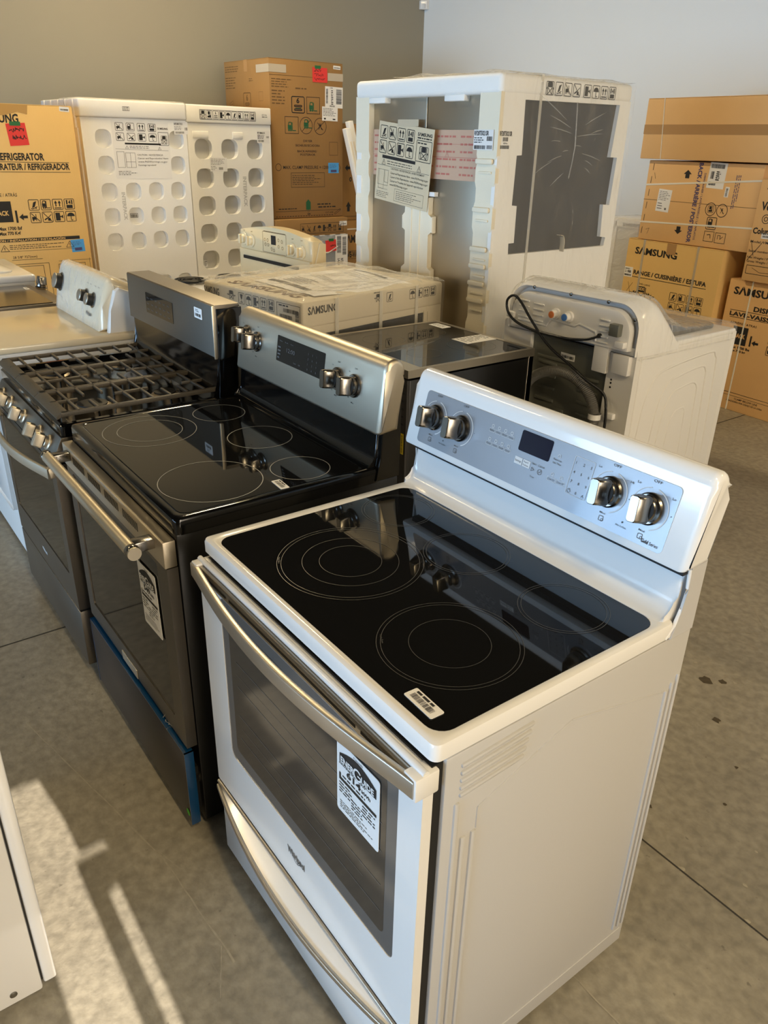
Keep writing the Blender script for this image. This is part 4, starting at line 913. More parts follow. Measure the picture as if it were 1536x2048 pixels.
# rounded console hump: same outline pushed back, then sloping to the lid
def hump(z1, r, x0, x1, z0=0.955, k=8):
    p = []
    for cx, a0 in ((x1-r, 0), (x0+r, 90)):
        for i in range(k+1): a = math.radians(a0+90*i/k); p.append((cx+r*math.cos(a), z1-r+r*math.sin(a)))
    return [(x1, z0)]+p+[(x0, z0)]
L = []
for y, z1, r, x0, x1 in ((0.016, 1.130, 0.09, 0.045, 0.664), (-0.004, 1.135, 0.09, 0.038, 0.671), (-0.008, 1.140, 0.095, 0.032, 0.677), (0.020, 1.152, 0.10, 0.018, 0.688), (0.070, 1.163, 0.10, 0.010, 0.692), (0.120, 1.150, 0.10, 0.006, 0.692), (0.180, 1.085, 0.07, 0.006, 0.690), (0.245, 0.995, 0.02, 0.006, 0.688), (0.258, 0.985, 0.012, 0.006, 0.688)):
    L.append([Vector((x, y, z)) for x, z in hump(z1, r, x0, x1)])
b = MB(); b.loft(L); con = b.build('console', 'white', t, 50)
b = MB(); L = []
for y, z1, r, x0, x1 in ((0.0, 1.118, 0.085, 0.055, 0.654), (-0.020, 1.112, 0.082, 0.060, 0.648), (-0.024, 1.104, 0.078, 0.068, 0.640)):
    L.append([Vector((x, y, z)) for x, z in hump(z1, r, x0, x1, 0.972)])
b.loft(L); b.build('console_back', 'white_side', con, 45)
b = MB()
for i in range(4): b.box(0.100, -0.030, 1.078-0.022*i, 0.155, -0.023, 1.084-0.022*i, 0.002); b.box(0.180, -0.030, 1.074-0.022*i, 0.235, -0.023, 1.080-0.022*i, 0.002)
for i in range(5): b.box(0.515, -0.030, 1.068-0.021*i, 0.560, -0.023, 1.074-0.021*i, 0.002)
b.tube([(0.10, -0.024, 1.000), (0.255, -0.024, 1.000), (0.275, -0.024, 1.03), (0.40, -0.024, 1.024), (0.42, -0.024, 1.036), (0.50, -0.024, 1.02), (0.505, -0.024, 0.985)], 0.005, 8)
b.build('console_ribs', 'white', con, 40)
for i in range(5):
    b = MB(); b.lathe([(0.007, 0), (0.007, 0.004), (0.004, 0.006)], ((0.07, 1.075), (0.16, 1.142), (0.35, 1.153), (0.53, 1.150), (0.655, 1.10))[i][0:1]+(-0.010,)+((0.07, 1.075), (0.16, 1.137), (0.35, 1.137), (0.53, 1.136), (0.655, 1.09))[i][1:], (0, -1, 0), 12); b.build_each('screw', 'chrome', con, 40)
for a, m in ((0.300, 'orange'), (0.366, 'blue_inlet')):
    b = MB(); b.lathe([(0.022, 0), (0.022, 0.012), (0.016, 0.014), (0.016, 0.034), (0.012, 0.034), (0.012, 0.028)], (a, -0.022, 1.054), (0, -1, 0), 20); io = b.build('water_inlet', 'white', con, 40)
    b = MB(); b.lathe([(0.0135, 0.030), (0.0135, 0.036), (0.006, 0.037)], (a, -0.022, 1.054), (0, -1, 0), 16); b.build('inlet_cap', m, io, 40)
b = MB(); b.box(0.575, -0.050, 1.022, 0.618, -0.020, 1.068, 0.004); b.build('socket_box', 'grey_panel', con, 30)
b = MB(); b.box(0.498, -0.020, 0.868, 0.566, 0.005, 0.985, 0.004); b.box(0.590, -0.022, 0.880, 0.665, 0.003, 0.955, 0.004); b.build_each('cover_plate', 'white_side', t, 30)
for p_ in ((0.062, -0.028, 1.013), (0.625, -0.035, 0.995), (0.608, -0.008, 0.708)):
    b = MB(); b.box(p_[0]-0.020, p_[1]-0.010, p_[2]-0.012, p_[0]+0.020, p_[1]+0.034, p_[2]+0.012, 0.004); b.build('cable_clip', 'white', t, 40)
b = MB()
def smooth_path(pts, n=8):
    P = [Vector(p) for p in pts]; out = []
    for i in range(len(P)-1):
        p0, p1, p2, p3 = P[max(i-1, 0)], P[i], P[i+1], P[min(i+2, len(P)-1)]
        for j in range(n):
            s = j/n; out.append(0.5*((2*p1)+(-p0+p2)*s+(2*p0-5*p1+4*p2-p3)*s*s+(-p0+3*p1-3*p2+p3)*s**3))
    out.append(P[-1]); return out
b.tube(smooth_path([(0.520, -0.024, 1.008), (0.475, -0.040, 0.988), (0.40, -0.050, 0.976), (0.30, -0.050, 0.972), (0.20, -0.050, 0.976), (0.11, -0.050, 0.993), (0.060, -0.048, 1.025), (0.050, -0.048, 1.070), (0.085, -0.048, 1.096), (0.130, -0.050, 1.075), (0.200, -0.052, 1.010), (0.30, -0.052, 0.930), (0.42, -0.050, 0.875), (0.52, -0.075, 0.845), (0.585, -0.040, 0.80), (0.606, -0.036, 0.74), (0.608, -0.03, 0.62), (0.604, -0.03, 0.3), (0.59, -0.02, 0.10)]), 0.0055, 10)
b.lathe([(0.010, 0), (0.009, 0.022)], (0.525, -0.010, 1.009), (-0.2, -1, 0), 12); b.build('power_cord', 'cord', t, 50)
P = smooth_path([(0.14, -0.03, 0.50), (0.165, -0.035, 0.66), (0.215, -0.045, 0.765), (0.30, -0.05, 0.822), (0.40, -0.05, 0.838), (0.49, -0.05, 0.812), (0.548, -0.045, 0.745), (0.562, -0.042, 0.65), (0.562, -0.04, 0.45), (0.555, -0.04, 0.12)], 26)
b = MB(); b.tube(P, lambda i: 0.0215 if i % 2 else 0.0185, 14); b.build('drain_hose', 'hose', t)
b = MB(); b.lathe([(0.026, -0.01), (0.026, 0.012)], (0.562, -0.041, 0.70), (0, 0, 1), 18, False); b.build('hose_clip', 'white', t, 40)
b = MB()
for a, z in ((0.585, 0.848), (0.585, 0.835), (0.585, 0.818)): b.lathe([(0.004, 0), (0.004, 0.001)], (a, -0.0002, z), (0, -1, 0), 10)
b.build_each('screw_hole', 'black_matte', t)
# nested pressed arches on the side
b = MB(); S = w-0.001
for pts, r in (([(0.065, 0.45), (0.085, 0.72), (0.13, 0.84), (0.21, 0.882), (0.50, 0.908), (0.555, 0.888), (0.575, 0.82), (0.60, 0.45)], 0.006), ([(0.16, 0.44), (0.19, 0.72), (0.235, 0.815), (0.30, 0.838), (0.455, 0.856), (0.50, 0.835), (0.51, 0.77), (0.54, 0.44)], 0.006), ([(0.215, 0.44), (0.235, 0.68), (0.28, 0.768), (0.34, 0.786), (0.42, 0.794), (0.455, 0.77), (0.462, 0.72), (0.48, 0.44)], 0.005), ([(0.285, 0.44), (0.295, 0.62), (0.32, 0.68), (0.37, 0.694), (0.395, 0.68), (0.40, 0.64), (0.41, 0.44)], 0.004)):
    path = smooth_path([(S, y, z) for y, z in pts], 6)
    path = [p+Vector((-r*0.2, 0, 0)) for p in path]
    b.tube(path, r, 10, up=(1, 0, 0))
b.build('pressed_arches', 'white_side', cab, 60)
b = MB(); b.box(0.004, 0.20, 0.962, w-0.002, d-0.004, 0.985, 0.008, 3); top_ = b.build('top_panel', 'white', t, 40)
b = MB(); b.prism(rrect(0.06, 0.27, w-0.06, d-0.05, 0.05, 5), 'z', 0.985, 1.000, 0.005, 2); lid = b.build('lid', 'lid_grey', t, 40)
o, p = sheet(t, F_top(1.0005), 0.15, 0.45, 0.40, 0.60, 'tape', 'lid_label'); p.rect(0.17, 0.47, 0.30, 0.49); p.build('label_print', 'ink_green', o)
L = []
for y, z1, r, x0, x1 in ((0.0, 1.155, 0.10, 0.016, 0.694), (0.060, 1.171, 0.105, 0.002, 0.700), (0.125, 1.160, 0.105, -0.002, 0.700), (0.19, 1.095, 0.075, -0.002, 0.698), (0.30, 1.03, 0.03, -0.002, 0.697), (0.50, 1.022, 0.025, -0.002, 0.697), (0.665, 1.012, 0.025, -0.002, 0.697)):
    L.append([Vector((x, y, z)) for x, z in hump(z1, r, x0, x1, 0.945)])
b = MB(); b.loft(L, False, False); b.build('stretch_wrap', 'clear_wrap', t, 60)

# ---- white appliance cut off at the lower left, its front to the aisle
t = thing('white_appliance', 'white appliance cut off at the lower left corner, its front facing the ranges', 'appliance', (-0.57, -1.17, 0))
w = 0.69
b = MB(); b.box(0.0, 0.0, 0.028, w, 0.680, 0.925, 0.005)
for x in (0.10, w-0.10):
    for y in (0.06, 0.56): b.lathe([(0.022, 0), (0.022, 0.03)], (x, y, 0), (0, 0, 1), 12)
b.build('cabinet', 'white_side', t, 40)
b = MB(); b.box(0.004, 0.6835, 0.040, w-0.0005, 0.710, 0.905, 0.006, 3); b.build_each('front_panel', 'white', t, 40)
b = MB(); b.box(0.006, 0.677, 0.05, w-0.006, 0.685, 0.90); b.build('dark_gap', 'black_matte', t)
b = MB(); b.box(-0.004, 0.0, 0.920, w+0.004, 0.712, 0.948, 0.01, 3); b.build('top_panel', 'white', t, 40)
b = MB(); b.lathe([(0.0075, 0), (0.0075, 0.002), (0.004, 0.003)], (w, 0.625, 0.058), (1, 0, 0), 16); b.build_each('screw', 'chrome', t, 40)
# ================================================================ PACKED GOODS
def carton(name, label, x, y, yaw, w, d, z0, z1, m='card', cat='box', group=None, flap=True, wob=0.004, tape=True):
    t = thing(name, label, cat, (x, y, 0), yaw, group)
    R = random.Random(int(abs(x*100)+z1*10)); b = MB()
    b.box(0, 0, z0, w, d, z1-0.004, 0.005, 2)
    body = b.build('carton_body', m, t, 30)
    if flap:
        b = MB(); g = 0.003
        b.box(0.001, 0.001, z1-0.004, w-0.001, d/2-g/2, z1, 0.001); b.box(0.001, d/2+g/2, z1-0.004, w-0.001, d-0.001, z1, 0.001); b.build('top_flap', m, body)
    if tape:
        b = MB(); b.box(0, d/2-0.03, z1, w, d/2+0.03, z1+0.0012); b.box(w, d/2-0.03, z1-0.09, w+0.0012, d/2+0.03, z1+0.0012); b.box(-0.0012, d/2-0.03, z1-0.09, 0, d/2+0.03, z1+0.0012); b.build('packing_tape', 'tape', t)
    return t, body
ICON8 = ('tilt', 'truck', 'up', 'stack', 'notruck', 'kick', 'hand', 'umbrella')
def icons(k, kinds, a0, b0, cw, ch, gap, cols, frame=True):
    for i, kd in enumerate(kinds):
        c, r = i % cols, i//cols; k.icon(kd, a0+c*(cw+gap), b0-r*(ch+gap)-ch, a0+c*(cw+gap)+cw, b0-r*(ch+gap), frame)

# ---- refrigerator in foam and film, centre back
FW, FD, FH = 1.022, 0.901, 1.933
t = thing('packed_refrigerator', 'steel refrigerator in white foam and clear film, tallest in the centre back', 'refrigerator', (-2.347, 1.997, 0), 0.038)
b = MB(); b.box(0.05, 0.06, 0.06, FW-0.022, FD-0.03, 1.87, 0.004); b.build('cabinet', 'grey_dark', t)
b = MB(); b.box(0.05, 0.028, 0.75, 0.5145, 0.059, 1.865, 0.006, 3); b.box(0.5195, 0.028, 0.75, FW-0.05, 0.059, 1.865, 0.006, 3); b.build('door', 'steel_v', t, 40)
b = MB(); b.box(0.05, 0.028, 0.10, FW-0.05, 0.059, 0.742, 0.006, 3); b.build('freezer_drawer', 'steel_v', t, 40)
# foam posts on the front corners with a bumpy inner side
def bumpy(x0, x1, z0, z1, y0, y1, b, side):
    n = 17; prev = None; L = []
    for i in range(n*4+1):
        s = i/(n*4); z = z0+(z1-z0)*s; ph = (s*11) % 1.0
        dent = 0.012 if 0.25 < ph < 0.75 and 0.06 < s < 0.86 else 0.0
        L.append([Vector((x0+(dent if side < 0 else 0), y0+dent*0.8, z)), Vector((x1-(dent if side > 0 else 0), y0+dent*0.8, z)), Vector((x1-(dent if side > 0 else 0), y1, z)), Vector((x0+(dent if side < 0 else 0), y1, z))])
    b.loft(L)
b = MB(); bumpy(-0.002, 0.108, 0.0, 1.862, -0.004, 0.10, b, -1); b.build('foam_post', 'foam_cream', t, 30)
b = MB(); bumpy(FW-0.122, FW+0.001, 0.0, 1.862, -0.006, 0.016, b, 1); b.build('foam_post', 'foam_cream', t, 30)
b = MB()
for z in (1.585, 1.385, 1.215, 1.140, 1.062, 0.985):
    b.prism(rrect(FW-0.118, z-0.006, FW-0.015, z+0.016, 0.008, 3), 'y', -0.019, -0.006, 0.005, 2); b.prism(rrect(FW-0.1, z-0.045, FW-0.02, z-0.035, 0.004, 3), 'y', -0.013, -0.006, 0.003, 2)
b.build_each('foam_ridge', 'foam_cream', t, 40)
# side foam, cut away round the dark cabinet side
dark = [(0.148, 1.837), (0.818, 1.842), (0.798, 1.613), (0.851, 1.612), (0.84, 1.393), (0.79, 1.396), (0.801, 1.242), (0.844, 1.237), (0.837, 1.196), (0.121, 1.196), (0.118, 1.245), (0.154, 1.246), (0.152, 1.407), (0.119, 1.41), (0.123, 1.616), (0.155, 1.618)]
b = MB(); b.plate([(0.0, 0.0), (FD, 0.0), (FD, 1.86), (0.0, 1.86)], [dark], (FW-0.021, 0, 0), (0, 1, 0), (0, 0, 1), (1, 0, 0), 0.021); b.build('foam_side', 'foam', t)
b = MB(); b.plate([(0.0, 0.0), (FD, 0.0), (FD, 1.86), (0.0, 1.86)], [[(0.15, 1.2), (0.82, 1.2), (0.82, 1.84), (0.15, 1.84)]], (0.0, 0, 0), (0, 1, 0), (0, 0, 1), (1, 0, 0), 0.04); b.build('foam_side', 'foam', t)
b = MB(); b.box(0.0, -0.012, 1.852, FW+0.004, FD+0.004, FH, 0.022, 4)
for a0, a1 in ((0.11, 0.24), (0.67, 0.80)): b.box(a0, -0.008, 1.830, a1, 0.05, 1.856, 0.004)
b.build('foam_cap', 'foam', t, 45)
strip = [(0.412, 1.42), (0.593, 1.42), (0.583, 1.340), (0.618, 1.334), (0.620, 1.258), (0.588, 1.252), (0.590, 1.090), (0.620, 1.085), (0.622, 1.0), (0.605, 0.90), (0.405, 0.90), (0.388, 1.0), (0.388, 1.077), (0.424, 1.087), (0.420, 1.261), (0.389, 1.261), (0.387, 1.330), (0.415, 1.336)]
b = MB(); b.prism([(x, z) for x, z in strip], 'y', -0.002, 0.0275, 0.005, 2); b.box(0.458, -0.007, 0.95, 0.468, -0.001, 1.36, 0.002); b.box(0.520, -0.007, 0.95, 0.530, -0.001, 1.36, 0.002); b.build('foam_strip', 'foam_cream', t, 35)
# translucent printed tape band round the doors
FF = ((0, 0.0265, 0), (1, 0, 0), (0, 0, 1))
o, p = sheet(t, FF, 0.109, 1.503, FW-0.124, 1.715, 'band_tape', 'printed_band', 0)
for i in range(5): 
    a = 0.12+0.16*i
    for j in range(6): p.scribble(a, 1.52+0.032*j, a+0.14, 1.535+0.032*j, 1, 0.55, i*7+j)
    if i % 2: p.icon('warn', a+0.06, 1.60, a+0.085, 1.625, False)
p.line((0.11, 1.60), (FW-0.125, 1.60), 0.002); p.line((0.6, 1.655), (FW-0.125, 1.655), 0.0015); p.build('label_print', 'ink_red', o)
b = MB(); b.box(0.545, 0.0, 1.425, 0.625, 0.0255, 1.445, 0.001); b.build('hinge_tab', 'paper', t)
# instruction sheet hanging a little crooked
o, p = sheet(t, ((0, -0.006, 0), (1, 0, 0), (0, 0, 1)), 0.182, 1.372, 0.600, 1.735, 'paper_warm', 'instruction_sheet', -5.5)
a0, b0, W, H = 0.182, 1.372, 0.418, 0.363; q = lambda x, y: (a0+W*x, b0+H*y)
for i, kd in enumerate(('tilt', 'notruck', 'up', 'stack', 'notruck', 'kick', 'hand', 'umbrella')): p.icon(kd, *q(0.03+0.165*(i % 4), 0.79-0.185*(i//4)), *q(0.17+0.165*(i % 4), 0.955-0.185*(i//4)))
p.text('SΛMSUNG', *q(0.72, 0.90), *q(0.97, 0.94), bold=True); p.scribble(*q(0.72, 0.86), *q(0.97, 0.89), 1, 0.5, 2)
p.icon('clamp', *q(0.77, 0.62), *q(0.93, 0.78), True); p.frame(*q(0.71, 0.59), *q(0.98, 0.85), 0.003, 0.006); p.scribble(*q(0.73, 0.80), *q(0.96, 0.83), 1, 0.5, 3)
p.rect(*q(0.10, 0.545), *q(0.72, 0.585)); p.icon('warn', *q(0.10, 0.465), *q(0.17, 0.535), False); p.icon('warn', *q(0.76, 0.465), *q(0.83, 0.535), False); p.scribble(*q(0.2, 0.47), *q(0.74, 0.53), 2, 0.3, 5); p.line(q(0.02, 0.455), q(0.98, 0.455), 0.0015)
p.text('CAUTION / ADVERTENCIA / AVERTISSEMENT', *q(0.28, 0.42), *q(0.90, 0.445)); p.frame(*q(0.04, 0.20), *q(0.24, 0.40), 0.0012); p.frame(*q(0.06, 0.15), *q(0.16, 0.40), 0.0012); p.frame(*q(0.17, 0.24), *q(0.24, 0.40), 0.0012)
for i, s in enumerate(('Cancer and Reproductive Harm - www.P65Warnings.ca.gov', 'Cancer y Daño Reproductivo - www.P65Warnings.ca.gov', 'Cancer et Troubles de l\'appareil reproducteur', 'www.P65Warnings.ca.gov')): p.text(s, *q(0.28, 0.365-0.05*i), *q((0.97, 0.97, 0.90, 0.62)[i], 0.393-0.05*i))
p.frame(*q(0.38, 0.03), *q(0.92, 0.19), 0.0012); p.scribble(*q(0.41, 0.05), *q(0.89, 0.17), 5, 0.25, 9); p.scribble(*q(0.03, 0.03), *q(0.33, 0.12), 4, 0.25, 11)
p.line(q(0.05, 0.15), q(0.24, 0.15), 0.001); p.build('label_print', 'ink', o)
k = Marks((0, -0.009, 0), (1, 0, 0), (0, 0, 1), eps=0); k.rect(0.345, 1.728, 0.50, 1.758); k.build('tape_strip', 'tape_clear', o)
o, p = sheet(t, ((0, -0.010, 0), (1, 0, 0), (0, 0, 1)), FW-0.142, 1.636, FW-0.022, 1.716, 'paper', 'paper_label'); p.text('RF28T5021SR', FW-0.138, 1.694, FW-0.05, 1.712, bold=True); p.barcode(FW-0.06, 1.672, FW-0.026, 1.690, 14, 2); p.scribble(FW-0.138, 1.662, FW-0.07, 1.688, 3, 0.4, 3); p.barcode(FW-0.136, 1.639, FW-0.066, 1.654, 26, 5); p.barcode(FW-0.058, 1.640, FW-0.026, 1.655, 14, 7); p.build('label_print', 'ink', o)
k = Marks(*F_right(FW), eps=0.0015); k.text('RF28T5021SR', 0.004, 1.694, 0.081, 1.712, bold=True); k.barcode(0.025, 1.672, 0.058, 1.688, 14, 3); k.text('60Hz', 0.03, 1.661, 0.055, 1.668); k.barcode(0.012, 1.642, 0.068, 1.656, 24, 6)
k.build('printed_marks', 'ink', t)
k = Marks(*F_right(FW+0.004), eps=0.0012)
for i, kd in enumerate(('clamp', 'tilt', 'notruck', 'kick', 'hand', 'umbrella', 'up', 'stack')):
    a = 0.268+0.0615*i+(0.015 if i >= 4 else 0); k.icon(kd, a, 1.861, a+0.052, 1.915)
k.build('printed_marks', 'ink', t)
b = MB(); b.box(FW+0.002, 0.236, 0.02, FW+0.004, 0.252, FH+0.002); b.box(-0.004, 0.236, FH+0.0015, FW+0.004, 0.252, FH+0.0035); b.build_each('strap', 'strap_clear', t)
# film: a slightly slack skin over the side, the back and the top
b = MB(); nn = 22; Rn = random.Random(4)
def skin(fn, nu, nv):
    g = [[b.bm.verts.new(fn(i/nu, j/nv)) for j in range(nv+1)] for i in range(nu+1)]
    for i in range(nu):
        for j in range(nv): b.bm.faces.new((g[i][j], g[i+1][j], g[i+1][j+1], g[i][j+1]))
import mathutils
def crease(u, v):
    f = 0.0
    if v > 0.62: f += 0.011*math.sin(34*math.hypot(u-0.57, (v-0.94)*1.6))*max(0, 1-2.2*math.hypot(u-0.57, v-0.86))
    return f+0.003*mathutils.noise.noise((u*7, v*16, 1.3))
skin(lambda u, v: Vector((FW+0.016+crease(u, v), -0.006+u*(FD+0.012), 0.05+v*(FH-0.055))), 60, 90)
skin(lambda u, v: Vector((0.30+u*(FW-0.288), -0.016+v*(FD+0.022), FH+0.006+0.012*mathutils.noise.noise((u*5, v*6, 4))*(1 if u > 0.05 else 0))), 24, 24)
b.build('stretch_film', 'clear_wrap', t, 60)
b = MB(); b.tube([(FW+0.020, 0.475, 1.84), (FW+0.022, 0.480, 1.76), (FW+0.022, 0.490, 1.66), (FW+0.018, 0.485, 1.58), (FW+0.014, 0.478, 1.52)], 0.003, 6); b.build('film_fold', 'fold_wrap', t, 50)
Rf = random.Random(11); b = MB()
for i in range(3, 18):
    side = -1 if i % 2 else 1; y0 = 0.475+side*Rf.uniform(0.01, 0.14); z0 = 1.81-0.015*i+Rf.uniform(-0.01, 0.01); l = Rf.uniform(0.05, 0.26)*(1-0.03*i); an = math.radians(38-4.2*i)
    b.tube([(FW+0.024, y0+side*l*s*math.cos(an), z0+l*s*math.sin(an)+0.003*math.sin(3*s)) for s in (0, 0.25, 0.5, 0.75, 1.0)], lambda k: (0.0008, 0.0018, 0.0022, 0.0016, 0.0006)[k], 6)
b.build_each('film_fold', 'fold_wrap', t, 50)
b = MB(); b.tube(smooth_path([(FW+0.012, 0.490, 1.190), (FW+0.014, 0.488, 1.235), (FW+0.013, 0.478, 1.262), (FW+0.012, 0.458, 1.268)], 5), 0.0015, rv=0.014, up=(1, 0, 0)); b.build('loose_tape', 'tape_clear', t, 50)

# ---- two refrigerators wholly boxed in dimpled foam
def dimpled(t, w, h, pts, sw, sh, depth):
    holes = [rrect(a-sw/2, z-sh/2, a+sw/2, z+sh/2, min(sw, sh)*0.38, 5) for a, z in pts]
    b = MB(); b.plate([(0, 0), (w, 0), (w, h), (0, h)], holes, (0, depth, 0), (1, 0, 0), (0, 0, 1), (0, -1, 0), depth)
    return b
w, d, h = 0.818, 0.745, 1.887
t = thing('packed_refrigerator', 'tall white foam pack with an instruction sheet on top, right of the cardboard refrigerator carton', 'refrigerator', (-4.890, 1.352, 0), 1.628)
pts = [(0.153, 1.632), (0.729, 1.632), (0.153, 1.455), (0.726, 1.455)]+[(a, z) for z in (1.270, 1.095, 0.915) for a in (0.153, 0.341, 0.526, 0.710)]+[(a, 0.58) for a in (0.152, 0.341, 0.527, 0.704)]+[(a, 0.30) for a in (0.152, 0.341, 0.527, 0.704)]
b = dimpled(t, w, 1.77, pts, 0.122, 0.126, 0.045); b.build('foam_front', 'foam', t)
b = MB(); b.box(0.002, 0.0455, 0, w-0.002, d, 1.77, 0.01)
b.build('foam_body', 'foam', t, 40)
b = MB(); b.box(-0.004, -0.012, 1.772, w+0.004, d+0.004, h, 0.012, 3)
for i in range(5): b.box(-0.010, 0.08+0.15*i, 1.70, 0.004, 0.15+0.15*i, h-0.004, 0.004)
b.build('foam_cap', 'foam', t, 40)
b = MB()
for i in range(4): b.box(-0.008, 0.06+0.19*i, 0.05, 0.003, 0.16+0.19*i, 1.70, 0.004)
b.build_each('foam_rib', 'foam', t, 40)
o, p = sheet(t, F_front(), 0.222, 1.360, 0.668, 1.752, 'paper', 'instruction_sheet', -0.5)
a0, b0, W, H = 0.222, 1.360, 0.446, 0.392; q = lambda x, y: (a0+W*x, b0+H*y)
for i, kd in enumerate(('notruck', 'truck', 'up', 'stack', 'notruck', 'kick', 'hand', 'umbrella')): p.icon(kd, *q(0.06+0.19*(i % 4), 0.83-0.17*(i//4)), *q(0.20+0.19*(i % 4), 0.97-0.17*(i//4)))
p.text('SΛMSUNG', *q(0.80, 0.875), *q(0.985, 0.91), bold=True); p.icon('clamp', *q(0.85, 0.62), *q(0.96, 0.77)); p.frame(*q(0.80, 0.595), *q(0.99, 0.83), 0.003, 0.006)
p.rect(*q(0.20, 0.60), *q(0.84, 0.63)); p.icon('warn', *q(0.20, 0.53), *q(0.26, 0.58), False); p.icon('warn', *q(0.78, 0.52), *q(0.84, 0.57), False); p.scribble(*q(0.28, 0.53), *q(0.76, 0.585), 2, 0.3, 3); p.line(q(0.03, 0.52), q(0.97, 0.505), 0.0015); p.build('label_print', 'ink', o)
p = Marks(*F_front(), eps=0.0022); p.frame(*q(0.04, 0.20), *q(0.17, 0.48), 0.002); p.frame(*q(0.19, 0.20), *q(0.36, 0.46), 0.002); p.line(q(0.275, 0.20), q(0.275, 0.46), 0.002); p.line(q(0.19, 0.30), q(0.36, 0.30), 0.002)
for i in range(4): p.text(('CAUTION / ADVERTENCIA', 'Cancer and Reproductive Harm', 'www.P65Warnings.ca.gov', 'Dommage reproductif')[i], *q(0.40, 0.41-0.06*i), *q((0.86, 0.95, 0.93, 0.72)[i], 0.44-0.06*i))
p.scribble(*q(0.04, 0.06), *q(0.36, 0.15), 3, 0.3, 8); p.build('label_print', 'ink_grey', o)
o, p = sheet(t, F_front(), 0.716, 1.672, 0.832, 1.760, 'paper', 'paper_label', 1); p.text('RF28R7351', 0.720, 1.738, 0.79, 1.752, bold=True); p.barcode(0.725, 1.678, 0.80, 1.692, 22, 3); p.barcode(0.805, 1.70, 0.828, 1.72, 10, 4); p.scribble(0.720, 1.70, 0.80, 1.732, 3, 0.3, 4); p.build('label_print', 'ink_grey', o)
k = Marks((0, -0.012, 0), (1, 0, 0), (0, 0, 1), eps=0.001); k.frame(0.317, 1.818, 0.37, 1.847, 0.003); k.barcode(0.323, 1.822, 0.364, 1.834, 10, 3); k.text('SΛM', 0.325, 1.836, 0.362, 1.844, bold=True); k.build('printed_marks', 'ink_grey', t)
k = Marks(*F_front(), eps=0.001); k.turn(0.258, 1.17, -90); k.text('INTERPACK', 0.16, 1.155, 0.36, 1.182, bold=True); k.build('moulded_letters', 'foam_grey', t)
k = Marks((0, 0.0445, 0), (1, 0, 0), (0, 0, 1), eps=0.001); k.frame(0.31, 1.08, 0.372, 1.112, 0.003); k.barcode(0.316, 1.084, 0.366, 1.104, 10, 5); k.build('printed_marks', 'ink_grey', t)
b = MB(); b.box(-0.012, -0.018, 1.768, w+0.012, d*0.5, h+0.008, 0.02, 3); b.build('stretch_film', 'clear_wrap', t, 50)

w, d, h = 0.806, 0.79, 1.889
t = thing('packed_refrigerator', 'tall white foam pack with a row of black handling symbols on its cap', 'refrigerator', (-5.075, 2.236, 0), 1.691)
pts = [(a, z) for z in (1.570, 1.350, 1.139, 0.922, 0.706, 0.49, 0.27) for a in (0.137, 0.387, 0.638)]
b = dimpled(t, w, 1.758, pts, 0.162, 0.150, 0.05); b.build('foam_front', 'foam', t)
b = MB(); b.box(0.002, 0.0505, 0, w-0.002, d, 1.758, 0.01); b.build('foam_body', 'foam_grey', t, 40)
b = MB(); b.box(-0.004, -0.012, 1.760, w+0.004, d+0.004, h, 0.010, 3); b.build('foam_cap', 'foam', t, 40)
b = MB(); b.box(0.046, -0.006, 1.650, 0.19, 0.002, 1.700, 0.004); b.box(0.42, -0.006, 1.650, 0.52, 0.002, 1.700, 0.004); b.build_each('foam_rib', 'foam', t, 40)
k = Marks((0, -0.012, 0), (1, 0, 0), (0, 0, 1), eps=0.001)
k.frame(0.115, 1.784, 0.652, 1.856, 0.003, 0.006)
for i, kd in enumerate(('clamp', 'fork', 'six', 'hand', 'umbrella', 'tilt', 'truck', 'up', 'stack')): k.icon(kd, 0.120+0.059*i, 1.79, 0.172+0.059*i, 1.85)
k.build('printed_marks', 'ink', t)
k = Marks((0, -0.012, 0), (1, 0, 0), (0, 0, 1), eps=0.001); k.text('60 Hz', 0.715, 1.83, 0.765, 1.842); k.scribble(0.715, 1.815, 0.77, 1.825, 1, 0.6, 2); k.build('printed_marks', 'ink_grey', t)
o, p = sheet(t, F_front(), 0.188, 1.402, 0.352, 1.508, 'paper', 'paper_label', -1); p.scribble(0.196, 1.45, 0.34, 1.50, 5, 0.3, 6); p.barcode(0.27, 1.415, 0.31, 1.435, 12, 3); p.scribble(0.196, 1.41, 0.26, 1.445, 3, 0.3, 7); p.build('label_print', 'ink_grey', o)
o, p = sheet(t, F_front(), 0.665, 1.62, 0.792, 1.715, 'paper', 'paper_label', 0); p.text('RT18M6215', 0.67, 1.692, 0.745, 1.706, bold=True); p.barcode(0.675, 1.63, 0.735, 1.645, 16, 3); p.barcode(0.76, 1.66, 0.788, 1.675, 10, 3); p.scribble(0.67, 1.652, 0.74, 1.686, 3, 0.4, 2); p.build('label_print', 'ink', o)
k = Marks(*F_front(), eps=0.001); k.turn(0.52, 1.24, -90); k.text('INTERPACK', 0.40, 1.222, 0.64, 1.256, bold=True); k.build('moulded_letters', 'foam_grey', t)
o, p = sheet(t, ((0, 0.0490, 0), (1, 0, 0), (0, 0, 1)), 0.09, 0.645, 0.125, 0.70, 'paper', 'paper_label'); p.scribble(0.094, 0.65, 0.121, 0.695, 4, 0.4, 2); p.build('label_print', 'ink_grey', o)

